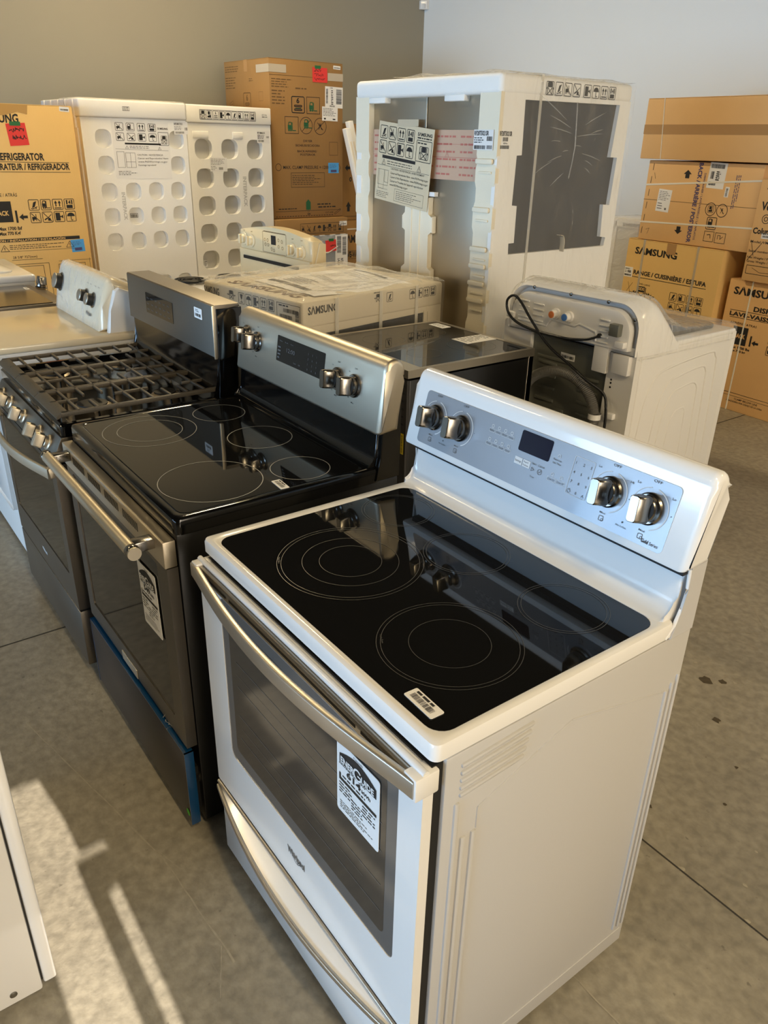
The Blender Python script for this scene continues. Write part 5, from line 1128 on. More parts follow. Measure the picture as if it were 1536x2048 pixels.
# ---- foam capped range in front of the refrigerator
w, d, h = 0.724, 0.88, 1.049
t = thing('packed_range', 'range packed in cream foam and shiny film with a leaflet on its top', 'range', (-2.173, 1.006, 0), 0.154)
b = MB(); b.box(0.03, 0.03, 0.0, w-0.012, d-0.03, 0.925, 0.004); b.build('cabinet', 'black_side', t)
b = MB(); b.box(w-0.012, 0.13, 0.10, w-0.006, d-0.09, 0.905, 0.002); b.build('glass_panel', 'oven_glass', t)
b = MB(); b.plate([(0, 0), (d, 0), (d, 0.96), (0, 0.96)], [[(0.10, 0.08), (0.785, 0.08), (0.785, 0.918), (0.10, 0.908)]], (w-0.006, 0, 0), (0, 1, 0), (0, 0, 1), (1, 0, 0), 0.006); b.build('foam_side', 'foam_wrapped', t)
b = MB(); b.box(0.0, 0.0, 0.0, 0.03, d, 0.955, 0.004); b.box(0.0, 0.0, 0.0, w-0.006, 0.03, 0.955, 0.004); b.box(0.03, d-0.03, 0.0, w-0.006, d, 0.955, 0.004); b.build('foam_side', 'foam_wrapped', t, 30)
b = MB(); b.box(-0.004, -0.004, 0.94, w+0.004, d+0.004, h, 0.012, 3); b.build('foam_cap', 'foam_wrapped', t, 40)
b = MB(); b.box(w-0.004, d-0.125, 0.868, w+0.002, d-0.10, 0.925); b.build('foam_notch', 'foam_wrapped', t)
k = Marks(*F_right(w+0.004), eps=0.001); k.text('SΛMSUNG', 0.024, 0.998, 0.190, 1.030, bold=True); k.icon('clamp', 0.418, 1.003, 0.455, 1.042, False); k.scribble(0.41, 1.044, 0.46, 1.050, 1, 0.6, 2)
k.icon('tilt', 0.492, 0.997, 0.532, 1.040)
for i, kd in enumerate(('umbrella', 'hand', 'up', 'stack')): k.icon(kd, 0.645+0.048*i, 0.992, 0.687+0.048*i, 1.037)
k.build('printed_marks', 'ink', t)
k = Marks((0, -0.004, 0), (1, 0, 0), (0, 0, 1), eps=0.001); k.text('SΛMSUNG', 0.0, 0.994, 0.125, 1.030, bold=True)
k.icon('clamp', 0.197, 0.992, 0.247, 1.036, False)
for i, kd in enumerate(('glass', 'umbrella', 'hand', 'up', 'stack')): k.icon(kd, 0.277+0.054*i, 0.984, 0.322+0.054*i, 1.034)
k.frame(0.555, 0.962, 0.712, 1.032, 0.002); k.barcode(0.575, 0.968, 0.66, 0.985, 24, 3); k.barcode(0.60, 0.995, 0.70, 1.012, 24, 4); k.scribble(0.57, 1.016, 0.66, 1.028, 1, 0.5, 3); k.barcode(0.68, 0.967, 0.705, 1.01, 12, 6, True)
k.build('printed_marks', 'ink', t)
# limp printed leaflet lying under the film
b = MB(); g = []
def lz(u, v): return h+0.006+0.010*math.sin(3*u+1)*math.sin(2.2*v)+0.005*mathutils.noise.noise((u*4, v*5, 2))
def leaf(u, v, e=0): return Vector((0.16+0.50*u+0.05*v, 0.17+0.60*v-0.05*u, lz(u, v)+e))
b = MB()
def skin2(bb, fn, nu, nv):
    gg = [[bb.bm.verts.new(fn(i/nu, j/nv)) for j in range(nv+1)] for i in range(nu+1)]
    for i in range(nu):
        for j in range(nv): bb.bm.faces.new((gg[i][j], gg[i+1][j], gg[i+1][j+1], gg[i][j+1]))
skin2(b, lambda u, v: leaf(u, v), 14, 14); lf = b.build('leaflet', 'paper', t, 60)
b = MB()
def ribbon(pts, wd):
    for p0, p1 in zip(pts[:-1], pts[1:]):
        n = 8
        for i in range(n):
            a = [p0[j]+(p1[j]-p0[j])*i/n for j in (0, 1)]; c = [p0[j]+(p1[j]-p0[j])*(i+1)/n for j in (0, 1)]
            dx, dy = c[0]-a[0], c[1]-a[1]; l = math.hypot(dx, dy) or 1; nx, ny = -dy/l*wd/2, dx/l*wd/2
            b.face([leaf(a[0]+nx, a[1]+ny, 0.002), leaf(a[0]-nx, a[1]-ny, 0.002), leaf(c[0]-nx, c[1]-ny, 0.002), leaf(c[0]+nx, c[1]+ny, 0.002)])
ribbon([(0.06, 0.12), (0.75, 0.10)], 0.05); ribbon([(0.10, 0.94), (0.62, 0.94)], 0.035)
for s in (0, 0.05, 0.10): ribbon([(0.16+s, 0.45+s*0.6), (0.62-s, 0.42+s*0.6), (0.66-s, 0.82-s), (0.2+s, 0.85-s), (0.16+s, 0.45+s*0.6)], 0.006)
for s in range(5): ribbon([(0.14, 0.20+0.035*s), (0.45+0.05*(s % 3), 0.195+0.035*s)], 0.010)
ribbon([(0.70, 0.25), (0.78, 0.5), (0.74, 0.75), (0.85, 0.9)], 0.006); ribbon([(0.8, 0.15), (0.9, 0.5), (0.86, 0.8)], 0.006)
b.build('label_print', 'ink', lf)
k = Marks(*F_top(h), eps=0.001); k.turn(0.40, 0.085, 0); k.text('SΛMSUNG', 0.10, 0.055, 0.62, 0.125, bold=True); k.build('printed_marks', 'ink_brown', t)
b = MB(); skin2(b, lambda u, v: Vector((-0.01+u*(w+0.02), -0.01+v*(d+0.02), h+0.022+0.012*mathutils.noise.noise((u*6, v*7, 9))-0.018*(1 if u in (0, 1) or v in (0, 1) else 0))), 30, 34)
skin2(b, lambda u, v: Vector((w+0.008+0.003*mathutils.noise.noise((u*7, v*5, 3)), -0.01+u*(d+0.02), 0.55+v*(h-0.545))), 30, 14)
skin2(b, lambda u, v: Vector((-0.01+u*(w+0.02), -0.010+0.003*mathutils.noise.noise((u*7, v*5, 6)), 0.55+v*(h-0.545))), 30, 14)
b.build('stretch_film', 'clear_wrap', t, 60)
b = MB()
for y in (0.18, 0.45, 0.69): b.box(w+0.0095, y-0.008, 0.55, w+0.0105, y+0.012, h+0.004)
b.build_each('film_seam', 'strap_clear', t)

# ---- cardboard refrigerator carton at the left edge
w, d, h = 0.855, 0.765, 1.831
t, body = carton('refrigerator_carton', 'tall cardboard refrigerator carton with a red note, at the left edge', -4.739, 0.419, 1.619, w, d, 0, h, 'card_gold')
k = Marks(*F_front(), eps=0.001)
k.text('SΛMSUNG', 0.225, 1.718, 0.488, 1.772, bold=True)
k.text('REFRIGERATOR', 0.305, 1.490, 0.618, 1.535, bold=True); k.line((0.09, 1.482), (0.783, 1.474), 0.003); k.text('REFRIGERATEUR / REFRIGERADOR', 0.175, 1.430, 0.783, 1.470, bold=True); k.line((0.09, 1.420), (0.785, 1.412), 0.003)
k.text('ARRIÈRE / ATRÁS', 0.20, 1.262, 0.398, 1.284); k.rect(0.20, 1.098, 0.347, 1.232); k.path([(0.372, 1.092), (0.372, 1.172)], 0.014); k.icon('arrow_left', 0.388, 1.106, 0.445, 1.150, False)
icons(k, ICON8, 0.462, 1.240, 0.072, 0.072, 0.010, 4)
k.text('Max 1700 lbf', 0.24, 1.046, 0.395, 1.068, bold=True); k.text('Max 770 Kgf', 0.24, 1.014, 0.380, 1.036, bold=True)
k.rect(0.06, 0.966, 0.785, 0.988); k.icon('warn', 0.228, 0.906, 0.285, 0.948, False); k.icon('warn', 0.68, 0.912, 0.735, 0.955, False)
for i in range(3): k.scribble(0.29, 0.915+0.012*i, 0.67, 0.925+0.012*i, 1, 0.4, i)
k.line((0.24, 0.905), (0.78, 0.902), 0.002)
k.text('28 5/8" 727(mm)', 0.30, 0.855, 0.465, 0.872); k.line((0.29, 0.845), (0.50, 0.845), 0.0025); k.frame(0.27, 0.50, 0.50, 0.80, 0.003); k.frame(0.25, 0.55, 0.54, 0.815, 0.003); k.frame(0.605, 0.45, 0.80, 0.80, 0.003); k.line((0.60, 0.66), (0.80, 0.66), 0.003); k.line((0.60, 0.645), (0.80, 0.645), 0.002)
k.line((0.61, 0.82), (0.845, 0.82), 0.0025); k.line((0.835, 0.60), (0.835, 0.83), 0.0025)
k.build('printed_marks', 'ink', t)
k = Marks(*F_front(), eps=0.0018); k.text('BACK', 0.238, 1.142, 0.325, 1.172, bold=True); k.text('INSTALLATION / INSTALLATION / INSTALACIÓN', 0.09, 0.970, 0.68, 0.984, bold=True); k.build('printed_marks', 'card_gold', t)
o, p = sheet(t, F_front(), 0.405, 1.580, 0.530, 1.715, 'paper_red', 'red_note', 4)
def handwriting(p, a0, b0, a1, b1, seed, wd=0.003):
    R = random.Random(seed); n = 22; pts = [(a0+(a1-a0)*i/n, b0+(b1-b0)*R.random()) for i in range(n+1)]; p.path(pts, wd)
handwriting(p, 0.418, 1.662, 0.515, 1.69, 3, 0.0042); handwriting(p, 0.432, 1.615, 0.520, 1.645, 8, 0.0042); p.build('handwriting', 'ink', o)
k = Marks(*F_front(), eps=0.0035); k.rect(0.425, 1.700, 0.495, 1.725); k.build('tape_strip', 'tape_green', o)
o, p = sheet(t, F_front(), 0.768, 1.795, 0.834, 1.825, 'paper', 'barcode_sticker', -3, r=0.004); p.barcode(0.775, 1.802, 0.827, 1.812, 20, 3); p.build('label_print', 'ink', o)
o, p = sheet(t, F_front(), 0.716, 0.876, 0.812, 0.962, 'paper_blue', 'blue_sticker', 2); p.rect(0.738, 0.886, 0.79, 0.906); p.scribble(0.728, 0.92, 0.80, 0.95, 3, 0.25, 3); p.build('label_print', 'ink_blue', o)
k = Marks(*F_front(), eps=0.0012); k.poly([(0.10, 1.83), (0.56, 1.828), (0.55, 1.77), (0.49, 1.785), (0.40, 1.76), (0.10, 1.78)]); k.build('packing_tape', 'card_tape', t)

# ---- tall kraft carton on a film-wrapped washer
w, d, z0, z1 = 0.763, 0.779, 1.003, 2.27
t, body = carton('dryer_carton', 'tall kraft carton with green print standing on a film-wrapped pack by the wall', -5.221, 3.069, 1.609, w, d, z0, z1, 'card_tall_shaded')
k = Marks(*F_front(), eps=0.001); k.line((0.0, 2.147), (w, 2.147), 0.003); k.scribble(0.02, 2.05, 0.26, 2.125, 4, 0.35, 5); k.scribble(0.02, 1.92, 0.16, 2.04, 5, 0.35, 6); k.scribble(0.26, 2.045, 0.42, 2.065, 1, 0.5, 8); k.build('printed_marks', 'ink_brown', t)
k = Marks(*F_front(), eps=0.0012)
k.icon('six', 0.214, 1.862, 0.352, 1.995); k.frame(0.371, 1.862, 0.512, 1.995, 0.004); k.frame(0.142, 1.70, 0.282, 1.835, 0.004); k.ring(0.362, 1.768, 0.066, 0.004, 40); k.ring(0.512, 1.765, 0.066, 0.004, 40)
k.text('DRYER', 0.330, 1.636, 0.425, 1.654); k.text('SECHEUSE/SECADORA', 0.245, 1.600, 0.505, 1.618); k.text('BACK/ARRIERE/', 0.265, 1.553, 0.475, 1.571); k.text('POSTERIOR', 0.295, 1.525, 0.455, 1.543)
k.text('MAX. CLAMP PRESSURE = 1200', 0.112, 1.416, 0.60, 1.444); k.ring(0.062, 1.43, 0.028, 0.004, 24); k.frame(0.19, 1.262, 0.555, 1.385, 0.003); k.scribble(0.205, 1.28, 0.54, 1.37, 6, 0.28, 4)
k.frame(0.61, 1.53, 0.705, 1.64, 0.002); k.path([(0.715, 1.458), (0.735, 1.425), (0.715, 1.392)], 0.003)
k.icon('noman', 0.47, 1.722, 0.555, 1.808, False); k.line((0.46, 1.725), (0.565, 1.81), 0.004); k.line((0.318, 1.72), (0.408, 1.815), 0.004)
k.scribble(0.47, 1.105, 0.68, 1.125, 1, 0.5, 3); k.scribble(0.05, 1.075, 0.32, 1.09, 1, 0.5, 3); k.scribble(0.48, 1.08, 0.70, 1.10, 1, 0.5, 6)
k.line((0.02, 1.062), (0.735, 1.062), 0.003)
for i in range(22): k.line((0.02+0.029*i, 1.018), (0.038+0.029*i, 1.018), 0.005)
k.text('CUT LINE', 0.56, 1.034, 0.65, 1.048); k.turn(0.70, 1.045, 30); k.frame(0.66, 1.037, 0.74, 1.053, 0.003, 0.004); k.turn(0, 0, 0); k.text('54', 0.36, 1.025, 0.39, 1.042, bold=True)
k.build('printed_marks', 'ink', t)
k = Marks(*F_front(), eps=0.0014)
for a0, b0 in ((0.378, 1.868), (0.150, 1.706), (0.318, 1.73)):
    k.icon('truck', a0+0.005, b0, a0+0.118, b0+0.10, False)
k.poly([(0.345, 1.07), (0.395, 1.07), (0.395, 1.135), (0.37, 1.16), (0.345, 1.135)]); k.ring(0.37, 1.06, 0.01, 0.002)
for a0 in (0.238,): k.rect(a0+0.018, 1.90, a0+0.075, 1.905)
k.build('printed_marks', 'ink_green', t)
k = Marks(*F_left(d), eps=0.001); k.scribble(0.02, 2.18, 0.35, 2.235, 3, 0.3, 3); k.scribble(0.02, 2.05, 0.22, 2.15, 5, 0.3, 6); k.scribble(0.44, 2.10, 0.52, 2.13, 2, 0.3, 3); k.icon('six', 0.33, 1.86, 0.46, 2.02); k.turn(0.12, 1.86, 18); k.frame(0.06, 1.80, 0.15, 1.93, 0.003); k.frame(0.10, 1.83, 0.17, 1.95, 0.003); k.turn(0, 0, 0); k.frame(0.60, 1.95, 0.67, 2.02, 0.002); k.build('printed_marks', 'ink_brown', t)
b = MB(); b.box(-0.0015, -0.0015, 2.165, 0.17, 0.0, 2.225); b.box(-0.0015, -0.0015, 2.165, 0.0, 0.21, 2.225); b.box(0.60, -0.0015, 2.13, w+0.0015, 0.0, 2.19); b.build_each('packing_tape', 'tape_silver', t)
o, p = sheet(t, F_front(), 0.438, 2.112, 0.594, 2.225, 'paper_red', 'red_note', 0, lift=0.002)
for i in range(3): handwriting(p, 0.455, 2.20-0.033*i-0.01, 0.53+0.02*i, 2.215-0.033*i, 4+i, 0.003)
p.build('handwriting', 'ink', o)
k = Marks(*F_front(), eps=0.0045); k.rect(0.462, 2.215, 0.525, 2.240); k.build('tape_strip', 'tape_green', o)
o, p = sheet(t, F_front(), 0.660, 2.222, 0.738, 2.250, 'paper', 'barcode_sticker', -2, r=0.004); p.barcode(0.668, 2.23, 0.73, 2.238, 20, 3); p.build('label_print', 'ink', o)
o, p = sheet(t, F_front(), 0.570, 1.918, 0.762, 2.085, 'paper', 'paper_label', -1); p.barcode(0.58, 1.95, 0.60, 2.07, 26, 3, True); p.barcode(0.69, 1.95, 0.75, 2.07, 30, 5, True); p.scribble(0.635, 1.94, 0.66, 2.06, 9, 0.5, 3); p.barcode(0.62, 1.922, 0.675, 1.938, 12, 3); p.text('OPM', 0.62, 2.07, 0.65, 2.08); p.build('label_print', 'ink', o)
o, p = sheet(t, F_front(), 0.535, 1.812, 0.705, 1.925, 'paper', 'paper_label', -1, lift=0.001); p.scribble(0.545, 1.85, 0.695, 1.915, 6, 0.3, 3); p.rect(0.555, 1.822, 0.575, 1.835); p.rect(0.65, 1.822, 0.68, 1.832); p.build('label_print', 'ink', o)
o, p = sheet(t, F_front(), 0.598, 1.380, 0.716, 1.467, 'paper_blue', 'blue_sticker', 0); p.rect(0.625, 1.388, 0.69, 1.408); p.scribble(0.61, 1.42, 0.705, 1.455, 3, 0.25, 3); p.build('label_print', 'ink_blue', o)

t = thing('packed_washer', 'film-wrapped washer with a cardboard cap under the tall kraft carton', 'washer', (-5.15, 3.05, 0), 1.60)
w, d = 0.785, 0.79
b = MB(); b.box(0.01, 0.01, 0.0, w-0.01, d-0.01, 0.84, 0.01, 3); b.build('cabinet', 'grey_panel', t, 40)
b = MB(); b.box(0, 0, 0.845, w, d, 0.999, 0.008, 2); b.build('cardboard_cap', 'card_tall_shaded', t, 35)
b = MB(); b.box(0.30, -0.004, 0.72, 0.66, 0.012, 0.80, 0.02, 3); b.tube([(0.25, 0.0, 0.70), (0.55, -0.01, 0.69), (0.66, -0.01, 0.74)], 0.008, 8); b.build('machine_detail', 'white_side', t, 40)
b = MB()
for i in range(6): b.box(0.10+0.12*i, -0.002, 0.838, 0.16+0.12*i, 0.002, 0.850)
b.build_each('foam_tooth', 'foam', t)
k = Marks(*F_front(), eps=0.001)
for i, kd in enumerate(('notruck', 'kick', 'tilt', 'umbrella', 'hand', 'clamp', 'up', 'stack')): k.icon(kd, 0.262+0.058*i, 0.876, 0.312+0.058*i, 0.950, False)
k.frame(0.252, 0.868, 0.735, 0.958, 0.003); k.build('printed_marks', 'ink', t)
o, p = sheet(t, F_front(), 0.690, 0.925, 0.775, 0.965, 'paper', 'barcode_sticker', 0, r=0.004); p.barcode(0.70, 0.935, 0.765, 0.947, 20, 3); p.build('label_print', 'ink', o)
b = MB(); skin2(b, lambda u, v: Vector((u*w, -0.003-0.006*abs(mathutils.noise.noise((u*6, v*8, 2))), 0.02+v*0.828)), 24, 24); b.build('stretch_film', 'grey_wrap', t, 60)
o, p = sheet(t, F_front(), 0.632, 0.40, 0.775, 0.842, 'paper', 'paper_label', 0, lift=0.012); p.barcode(0.652, 0.68, 0.70, 0.835, 34, 3, True); p.barcode(0.715, 0.66, 0.76, 0.825, 34, 5, True); p.turn(0.68, 0.55, -90); p.text('NTW', 0.60, 0.565, 0.66, 0.595, bold=True); p.text('LABOR', 0.60, 0.53, 0.68, 0.555, bold=True); p.text('5420 FW', 0.68, 0.545, 0.76, 0.575, bold=True); p.turn(0, 0, 0); p.build('label_print', 'ink', o)
o, p = sheet(t, F_front(), 0.52, 0.70, 0.640, 0.802, 'paper_red', 'red_note', 3, lift=0.015); handwriting(p, 0.57, 0.74, 0.63, 0.76, 3); p.build('handwriting', 'ink', o)
k = Marks(*F_front(), eps=0.018); k.rect(0.555, 0.79, 0.61, 0.815); k.build('tape_strip', 'tape_green', o)

# ---- dark cartons and foam slabs in the gap beside the centre refrigerator
t, body = carton('dishwasher_carton', 'shaded dishwasher carton between the film-wrapped washer and the centre refrigerator', -5.36, 3.90, 1.60, 0.62, 0.65, 0, 0.95, 'card')
k = Marks(*F_front(), eps=0.001); k.text('SΛMSUNG', 0.02, 0.740, 0.34, 0.812, bold=True); k.text('LAVE-VAISSELLE', 0.0, 0.600, 0.34, 0.655, bold=True); k.line((0.0, 0.585), (0.4, 0.583), 0.003); k.line((0.0, 0.66), (0.4, 0.658), 0.003); k.build('printed_marks', 'ink', t)
b = MB(); b.box(0.0, -0.002, 0.86, 0.62, 0.0, 0.872); b.build_each('strap', 'strap', t)
t, body = carton('upper_carton', 'brown carton with black arrows on top of the shaded dishwasher carton', -5.36, 3.90, 1.60, 0.60, 0.62, 0.952, 1.80, 'card')
k = Marks(*F_front(), eps=0.001); k.icon('arrow_up', 0.04, 1.03, 0.10, 1.12, False); k.icon('arrow_left', 0.03, 1.39, 0.09, 1.45, False); k.text('0', 0.08, 1.30, 0.11, 1.34, bold=True); k.line((0.0, 0.985), (0.6, 0.985), 0.004); k.build('printed_marks', 'ink', t)
for i, (y0, lab) in enumerate(((0.0, 'white foam slab leaning beside the tall kraft carton, the nearer of two'), (0.065, 'white foam slab leaning beside the tall kraft carton, the farther of two'))):
    t = thing('foam_slab', lab, 'foam slab', (-5.10+0.02-i*0.05, 3.93+y0, 0), 1.60, 'foam slabs leaning by the wall')
    b = MB(); zt = 1.76+0.06*i; L = []
    b.prism([(0.32, 0.003), (0.375, 0.003), (-0.135-0.002, zt), (-0.185, zt-0.012)], 'y', -0.005, 0.055, 0.004, 2)
    b.build('slab', 'foam', t, 30)
    b = MB(); b.obox((0.0925, -0.005, 0.88), (-0.28, 0, 0.96), (0, 1, 0), (0.96, 0, 0.28), 0.8, 0.002, 0.008); b.build('groove', 'foam_cream', t)

# ---- right-hand stack
w, d, h = 0.829, 0.783, 1.046
t, body = carton('range_carton', 'gold kraft range carton at the bottom of the stack behind the washer', -2.478, 4.571, -0.071, w, d, 0, h, 'card_gold')
k = Marks(*F_front(), eps=0.001); k.text('SΛMSUNG', 0.078, 0.945, 0.458, 0.992, bold=True); k.text('RANGE / CUISINIÈRE / ESTUFA', 0.092, 0.797, 0.738, 0.828, bold=True); k.line((0.085, 0.778), (0.742, 0.782), 0.004)
k.text('CÔTÉ / LADO', 0.145, 0.728, 0.265, 0.740); k.icon('clamp', 0.130, 0.615, 0.255, 0.725, False); k.icon('arrow_left', 0.265, 0.640, 0.318, 0.672, False); k.poly([(0.075, 0.66), (0.085, 0.672), (0.085, 0.666), (0.115, 0.666), (0.115, 0.654), (0.085, 0.654), (0.085, 0.648)])
icons(k, ICON8, 0.452, 0.718, 0.064, 0.058, 0.010, 4); k.path([(0.055, 0.735), (0.085, 0.660)], 0.002); k.path([(0.10, 0.735), (0.050, 0.665)], 0.002)
k.build('printed_marks', 'ink', t)
k = Marks(*F_front(), eps=0.0018); k.text('SIDE', 0.165, 0.690, 0.218, 0.712, bold=True); k.build('printed_marks', 'card_gold', t)
k = Marks(*F_right(w), eps=0.001); k.text('SΛMSUNG', 0.30, 0.905, 0.72, 0.985, bold=True); k.build('printed_marks', 'ink', t)
o, p = sheet(t, F_front(), 0.004, 0.770, 0.082, 0.842, 'paper', 'paper_label'); p.text('NE59T4311', 0.010, 0.824, 0.055, 0.832, bold=True); p.barcode(0.035, 0.800, 0.068, 0.818, 12, 3); p.scribble(0.010, 0.80, 0.03, 0.818, 2, 0.4, 3); p.barcode(0.010, 0.778, 0.075, 0.790, 22, 5); p.build('label_print', 'ink', o)
b = MB()
for a in (0.145, 0.615): b.box(a, -0.0022, 0.0, a+0.018, 0.0, h+0.002); b.box(a, -0.002, h+0.0005, a+0.018, d, h+0.002)
b.build_each('strap', 'strap_clear', t)
b = MB(); b.box(0.36, -0.0012, 0.97, 0.44, 0.0, h); b.build('packing_tape', 'tape', t)
t, body = carton('dishwasher_carton', 'kraft dishwasher carton lying on its side on the gold range carton', -2.40, 4.57, -0.045, 0.9, 0.68, 1.050, 1.583, 'card_dark', flap=False, tape=False)
k = Marks(*F_front(), eps=0.001); k.icon('arrow_up', 0.305, 1.475, 0.370, 1.528, False); k.icon('arrow_down', 0.307, 1.112, 0.372, 1.163, False)
k.ring(0.567, 1.293, 0.040, 0.004, 32); k.ring(0.655, 1.290, 0.040, 0.004, 32); k.icon('fork', 0.545, 1.270, 0.590, 1.315, 'x'); k.icon('noman', 0.63, 1.262, 0.68, 1.316, False); k.icon('truck', 0.555, 1.165, 0.632, 1.245); k.frame(0.553, 1.088, 0.630, 1.155, 0.003); k.frame(0.640, 1.085, 0.720, 1.152, 0.003); k.path([(0.575, 1.13), (0.60, 1.135), (0.605, 1.11)], 0.004); k.path([(0.66, 1.11), (0.66, 1.135), (0.68, 1.135), (0.68, 1.11), (0.70, 1.13)], 0.003)
for i in range(6): k.line((0.045-0.004*i, 1.56-0.085*i), (0.043-0.004*i, 1.515-0.085*i), 0.004)
k.path([(0.06, 1.12), (0.09, 1.13), (0.075, 1.09)], 0.002); k.path([(0.06, 1.50), (0.075, 1.46)], 0.002)
k.build('printed_marks', 'ink', t)
k = Marks(*F_front(), eps=0.0012); k.turn(0.435, 1.325, -90); k.text('BACK / ARRIÈRE / POSTERIOR', 0.185, 1.310, 0.695, 1.342, bold=True); k.turn(0.478, 1.30, -90); k.text('DISHWASHER / LAVE-VAISSELLE / LAVAPLATOS', 0.265, 1.292, 0.69, 1.308); k.turn(0.71, 1.40, -90); k.scribble(0.60, 1.40, 0.82, 1.44, 3, 0.35, 4); k.turn(0, 0, 0); k.build('printed_marks', 'ink_blue', t)
o, p = sheet(t, F_front(), 0.502, 1.422, 0.632, 1.580, 'paper', 'paper_label', -2); p.barcode(0.512, 1.545, 0.615, 1.57, 34, 3); p.barcode(0.520, 1.48, 0.545, 1.525, 12, 4); p.scribble(0.56, 1.47, 0.60, 1.53, 5, 0.6, 3); p.barcode(0.515, 1.440, 0.57, 1.462, 18, 5); p.build('label_print', 'ink', o)
o, p = sheet(t, F_front(), 0.120, 1.248, 0.232, 1.395, 'paper', 'paper_label', -3); p.scribble(0.13, 1.32, 0.222, 1.385, 6, 0.3, 3); p.scribble(0.13, 1.26, 0.18, 1.31, 3, 0.3, 5); p.rect(0.195, 1.262, 0.21, 1.275); p.build('label_print', 'ink_grey', o)
o, p = sheet(t, F_front(), 0.648, 1.374, 0.678, 1.437, 'paper', 'barcode_sticker', -2); p.barcode(0.655, 1.38, 0.67, 1.43, 14, 3, True); p.build('label_print', 'ink', o)
b = MB(); 
for z, z2 in ((1.418, 1.485), (1.168, 1.200)): b.obox((0.45, -0.001, (z+z2)/2), (0.9, 0, z2-z), (0, 1, 0), (-(z2-z), 0, 0.9), 0.452/0.902, 0.0011, 0.006)
b.build_each('strap', 'strap', t)
b = MB(); b.box(0.0, -0.0006, 1.32, 0.9, 0.0, 1.323); b.build('flap_seam', 'ink_brown', t)
t, body = carton('long_carton', 'long plain kraft carton on top of the stack at the right', -2.465, 4.54, -0.045, 1.3, 0.6, 1.588, 1.968, 'card_dark', tape=False)
b = MB(); b.box(0.0, -0.0014, 1.745, 1.3, 0.0, 1.805); b.build('packing_tape', 'tape', t)
b = MB(); b.obox((0.160, -0.002, 1.779), (0.04, 0, -0.38), (0, 1, 0), (0.38, 0, 0.04), 0.19/0.382, 0.0015, 0.006); b.build_each('strap', 'strap', t)
b = MB(); b.box(0.0, -0.0012, 1.775, 1.3, 0.0004, 1.7775); b.build('flap_seam', 'ink_brown', t)
w, d, h = 0.7, 0.76, 0.876
t, body = carton('dishwasher_carton', 'kraft dishwasher carton standing on the floor at the right edge', -1.594, 4.557, -0.068, w, d, 0, h, 'card_dark', tape=False)
k = Marks(*F_front(), eps=0.001); k.text('SΛMSUNG', 0.045, 0.782, 0.43, 0.830, bold=True); k.text('DISHWASHER', 0.218, 0.690, 0.60, 0.722, bold=True); k.line((0.045, 0.676), (0.65, 0.684), 0.003); k.text('LAVE-VAISSELLE', 0.048, 0.640, 0.47, 0.668, bold=True); k.text('/ LAVAVAJILLAS', 0.49, 0.640, 0.69, 0.668, bold=True); k.line((0.053, 0.630), (0.66, 0.640), 0.003)
k.text('ARRIÈRE / ATRAS', 0.066, 0.588, 0.268, 0.603); k.rect(0.10, 0.455, 0.213, 0.575); k.path([(0.245, 0.46), (0.245, 0.53)], 0.012); k.icon('arrow_left', 0.255, 0.468, 0.305, 0.505, False); icons(k, ICON8, 0.37, 0.565, 0.062, 0.062, 0.012, 4)
k.text('Max 1700 lbs', 0.10, 0.428, 0.252, 0.445, bold=True); k.text('Max 770 kg', 0.10, 0.405, 0.225, 0.420, bold=True); k.line((0.0, 0.125), (w, 0.125), 0.003); k.line((0.0, 0.105), (w, 0.105), 0.002); k.text('CLAMP BELOW LINE', 0.22, 0.082, 0.40, 0.096); k.text('ABRAZADERA POR DEBAJO DE LA LINEA', 0.16, 0.062, 0.44, 0.074); k.build('printed_marks', 'ink', t)
k = Marks(*F_front(), eps=0.0018); k.text('BACK', 0.118, 0.500, 0.20, 0.530, bold=True); k.build('printed_marks', 'card_dark', t)
b = MB(); b.box(0.168, -0.0022, 0.0, 0.178, 0.0, h+0.002); b.box(0.168, -0.002, h+0.0005, 0.178, d, h+0.002); b.build_each('strap', 'strap', t)
w = 0.62
t, body = carton('hood_carton', 'kraft carton with a white sticker on top of the right-edge dishwasher carton', -1.5, 4.52, -0.06, w, 0.7, 0.880, 1.5, 'card_dark', tape=False)
k = Marks(*F_front(), eps=0.001); k.text('Venmar', 0.036, 1.318, 0.22, 1.368, bold=True); k.text('Column', 0.012, 1.175, 0.16, 1.212, bold=True); k.ring(0.085, 1.265, 0.026, 0.004, 28); k.ring(0.085, 1.265, 0.012, 0.004, 20); k.text('35', 0.05, 1.44, 0.085, 1.47, bold=True)
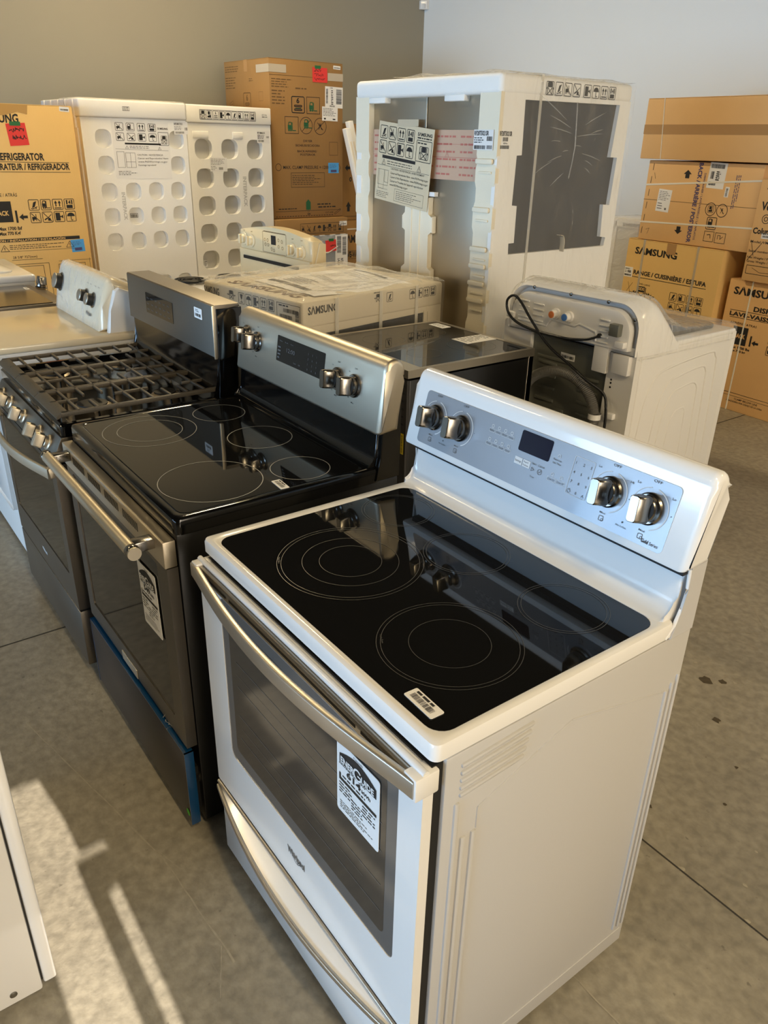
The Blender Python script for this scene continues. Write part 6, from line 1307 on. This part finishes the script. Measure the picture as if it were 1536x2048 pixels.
k.text('Model: VMI4', 0.012, 1.118, 0.16, 1.134); k.text('Serial number / Numéro', 0.012, 1.062, 0.26, 1.076); k.text('Net Weight / Poids', 0.012, 1.022, 0.20, 1.036); k.text('Gross Weight / Poids', 0.012, 0.998, 0.22, 1.012); k.frame(0.02, 0.925, 0.30, 1.0-0.02, 0.003); k.path([(0.015, 1.01), (0.10, 1.13)], 0.003); k.path([(0.02, 1.12), (0.05, 1.04)], 0.003); k.path([(0.06, 0.965), (0.12, 0.94), (0.20, 0.945)], 0.002); k.build('printed_marks', 'ink', t)
o, p = sheet(t, F_front(), 0.078, 1.148, 0.165, 1.182, 'paper', 'barcode_sticker', 0); p.barcode(0.088, 1.156, 0.155, 1.168, 20, 3); p.build('label_print', 'ink', o)
# ---- slim foam pack behind, between refrigerator and cartons
t = thing('packed_dishwasher', 'dishwasher in white foam and film between the centre refrigerator and the gold carton', 'dishwasher', (-2.84, 4.75, 0), -0.03)
w, d = 0.32, 0.6
b = MB(); L = []
for i in range(41):
    z = 1.13*i/40; e = 0.010*math.sin(z*26)+(0.008 if (i//4) % 2 else 0); L.append([Vector((0+e, 0.0, z)), Vector((0.10, 0.0, z)), Vector((0.10, 0.09, z)), Vector((0+e, 0.09, z))])
b.loft(L); b.build('foam_post', 'foam', t, 30)
b = MB(); b.box(0.09, 0.01, 0, w, d, 1.13, 0.008); b.build('foam_body', 'foam_grey', t, 40)
b = MB(); b.box(-0.004, -0.006, 1.09, w+0.004, d, 1.155, 0.012, 3); b.build('foam_cap', 'foam', t, 40)
k = Marks((0, -0.006, 0), (1, 0, 0), (0, 0, 1), eps=0.001); k.text('SΛMSUNG', 0.16, 1.105, 0.32, 1.130, bold=True); k.rect(0.085, 1.10, 0.10, 1.135); k.build('printed_marks', 'ink', t)
o, p = sheet(t, ((0, -0.006, 0), (1, 0, 0), (0, 0, 1)), 0.004, 1.06, 0.075, 1.148, 'paper', 'paper_label'); p.scribble(0.01, 1.07, 0.07, 1.14, 5, 0.5, 3); p.build('label_print', 'ink', o)
k = Marks(*F_front(), eps=0.001); k.line((0.02, 0.97), (0.08, 0.97), 0.004); k.line((0.02, 0.8), (0.08, 0.8), 0.004); k.line((0.02, 0.62), (0.09, 0.62), 0.004); k.ring(0.16, 1.0, 0.03, 0.003, 20, (180, 360)); k.build('printed_marks', 'ink_grey', t)
b = MB(); b.box(-0.010, -0.012, 0.02, w+0.008, d*0.6, 1.165, 0.012, 2); b.build('stretch_film', 'milky_wrap', t, 50)
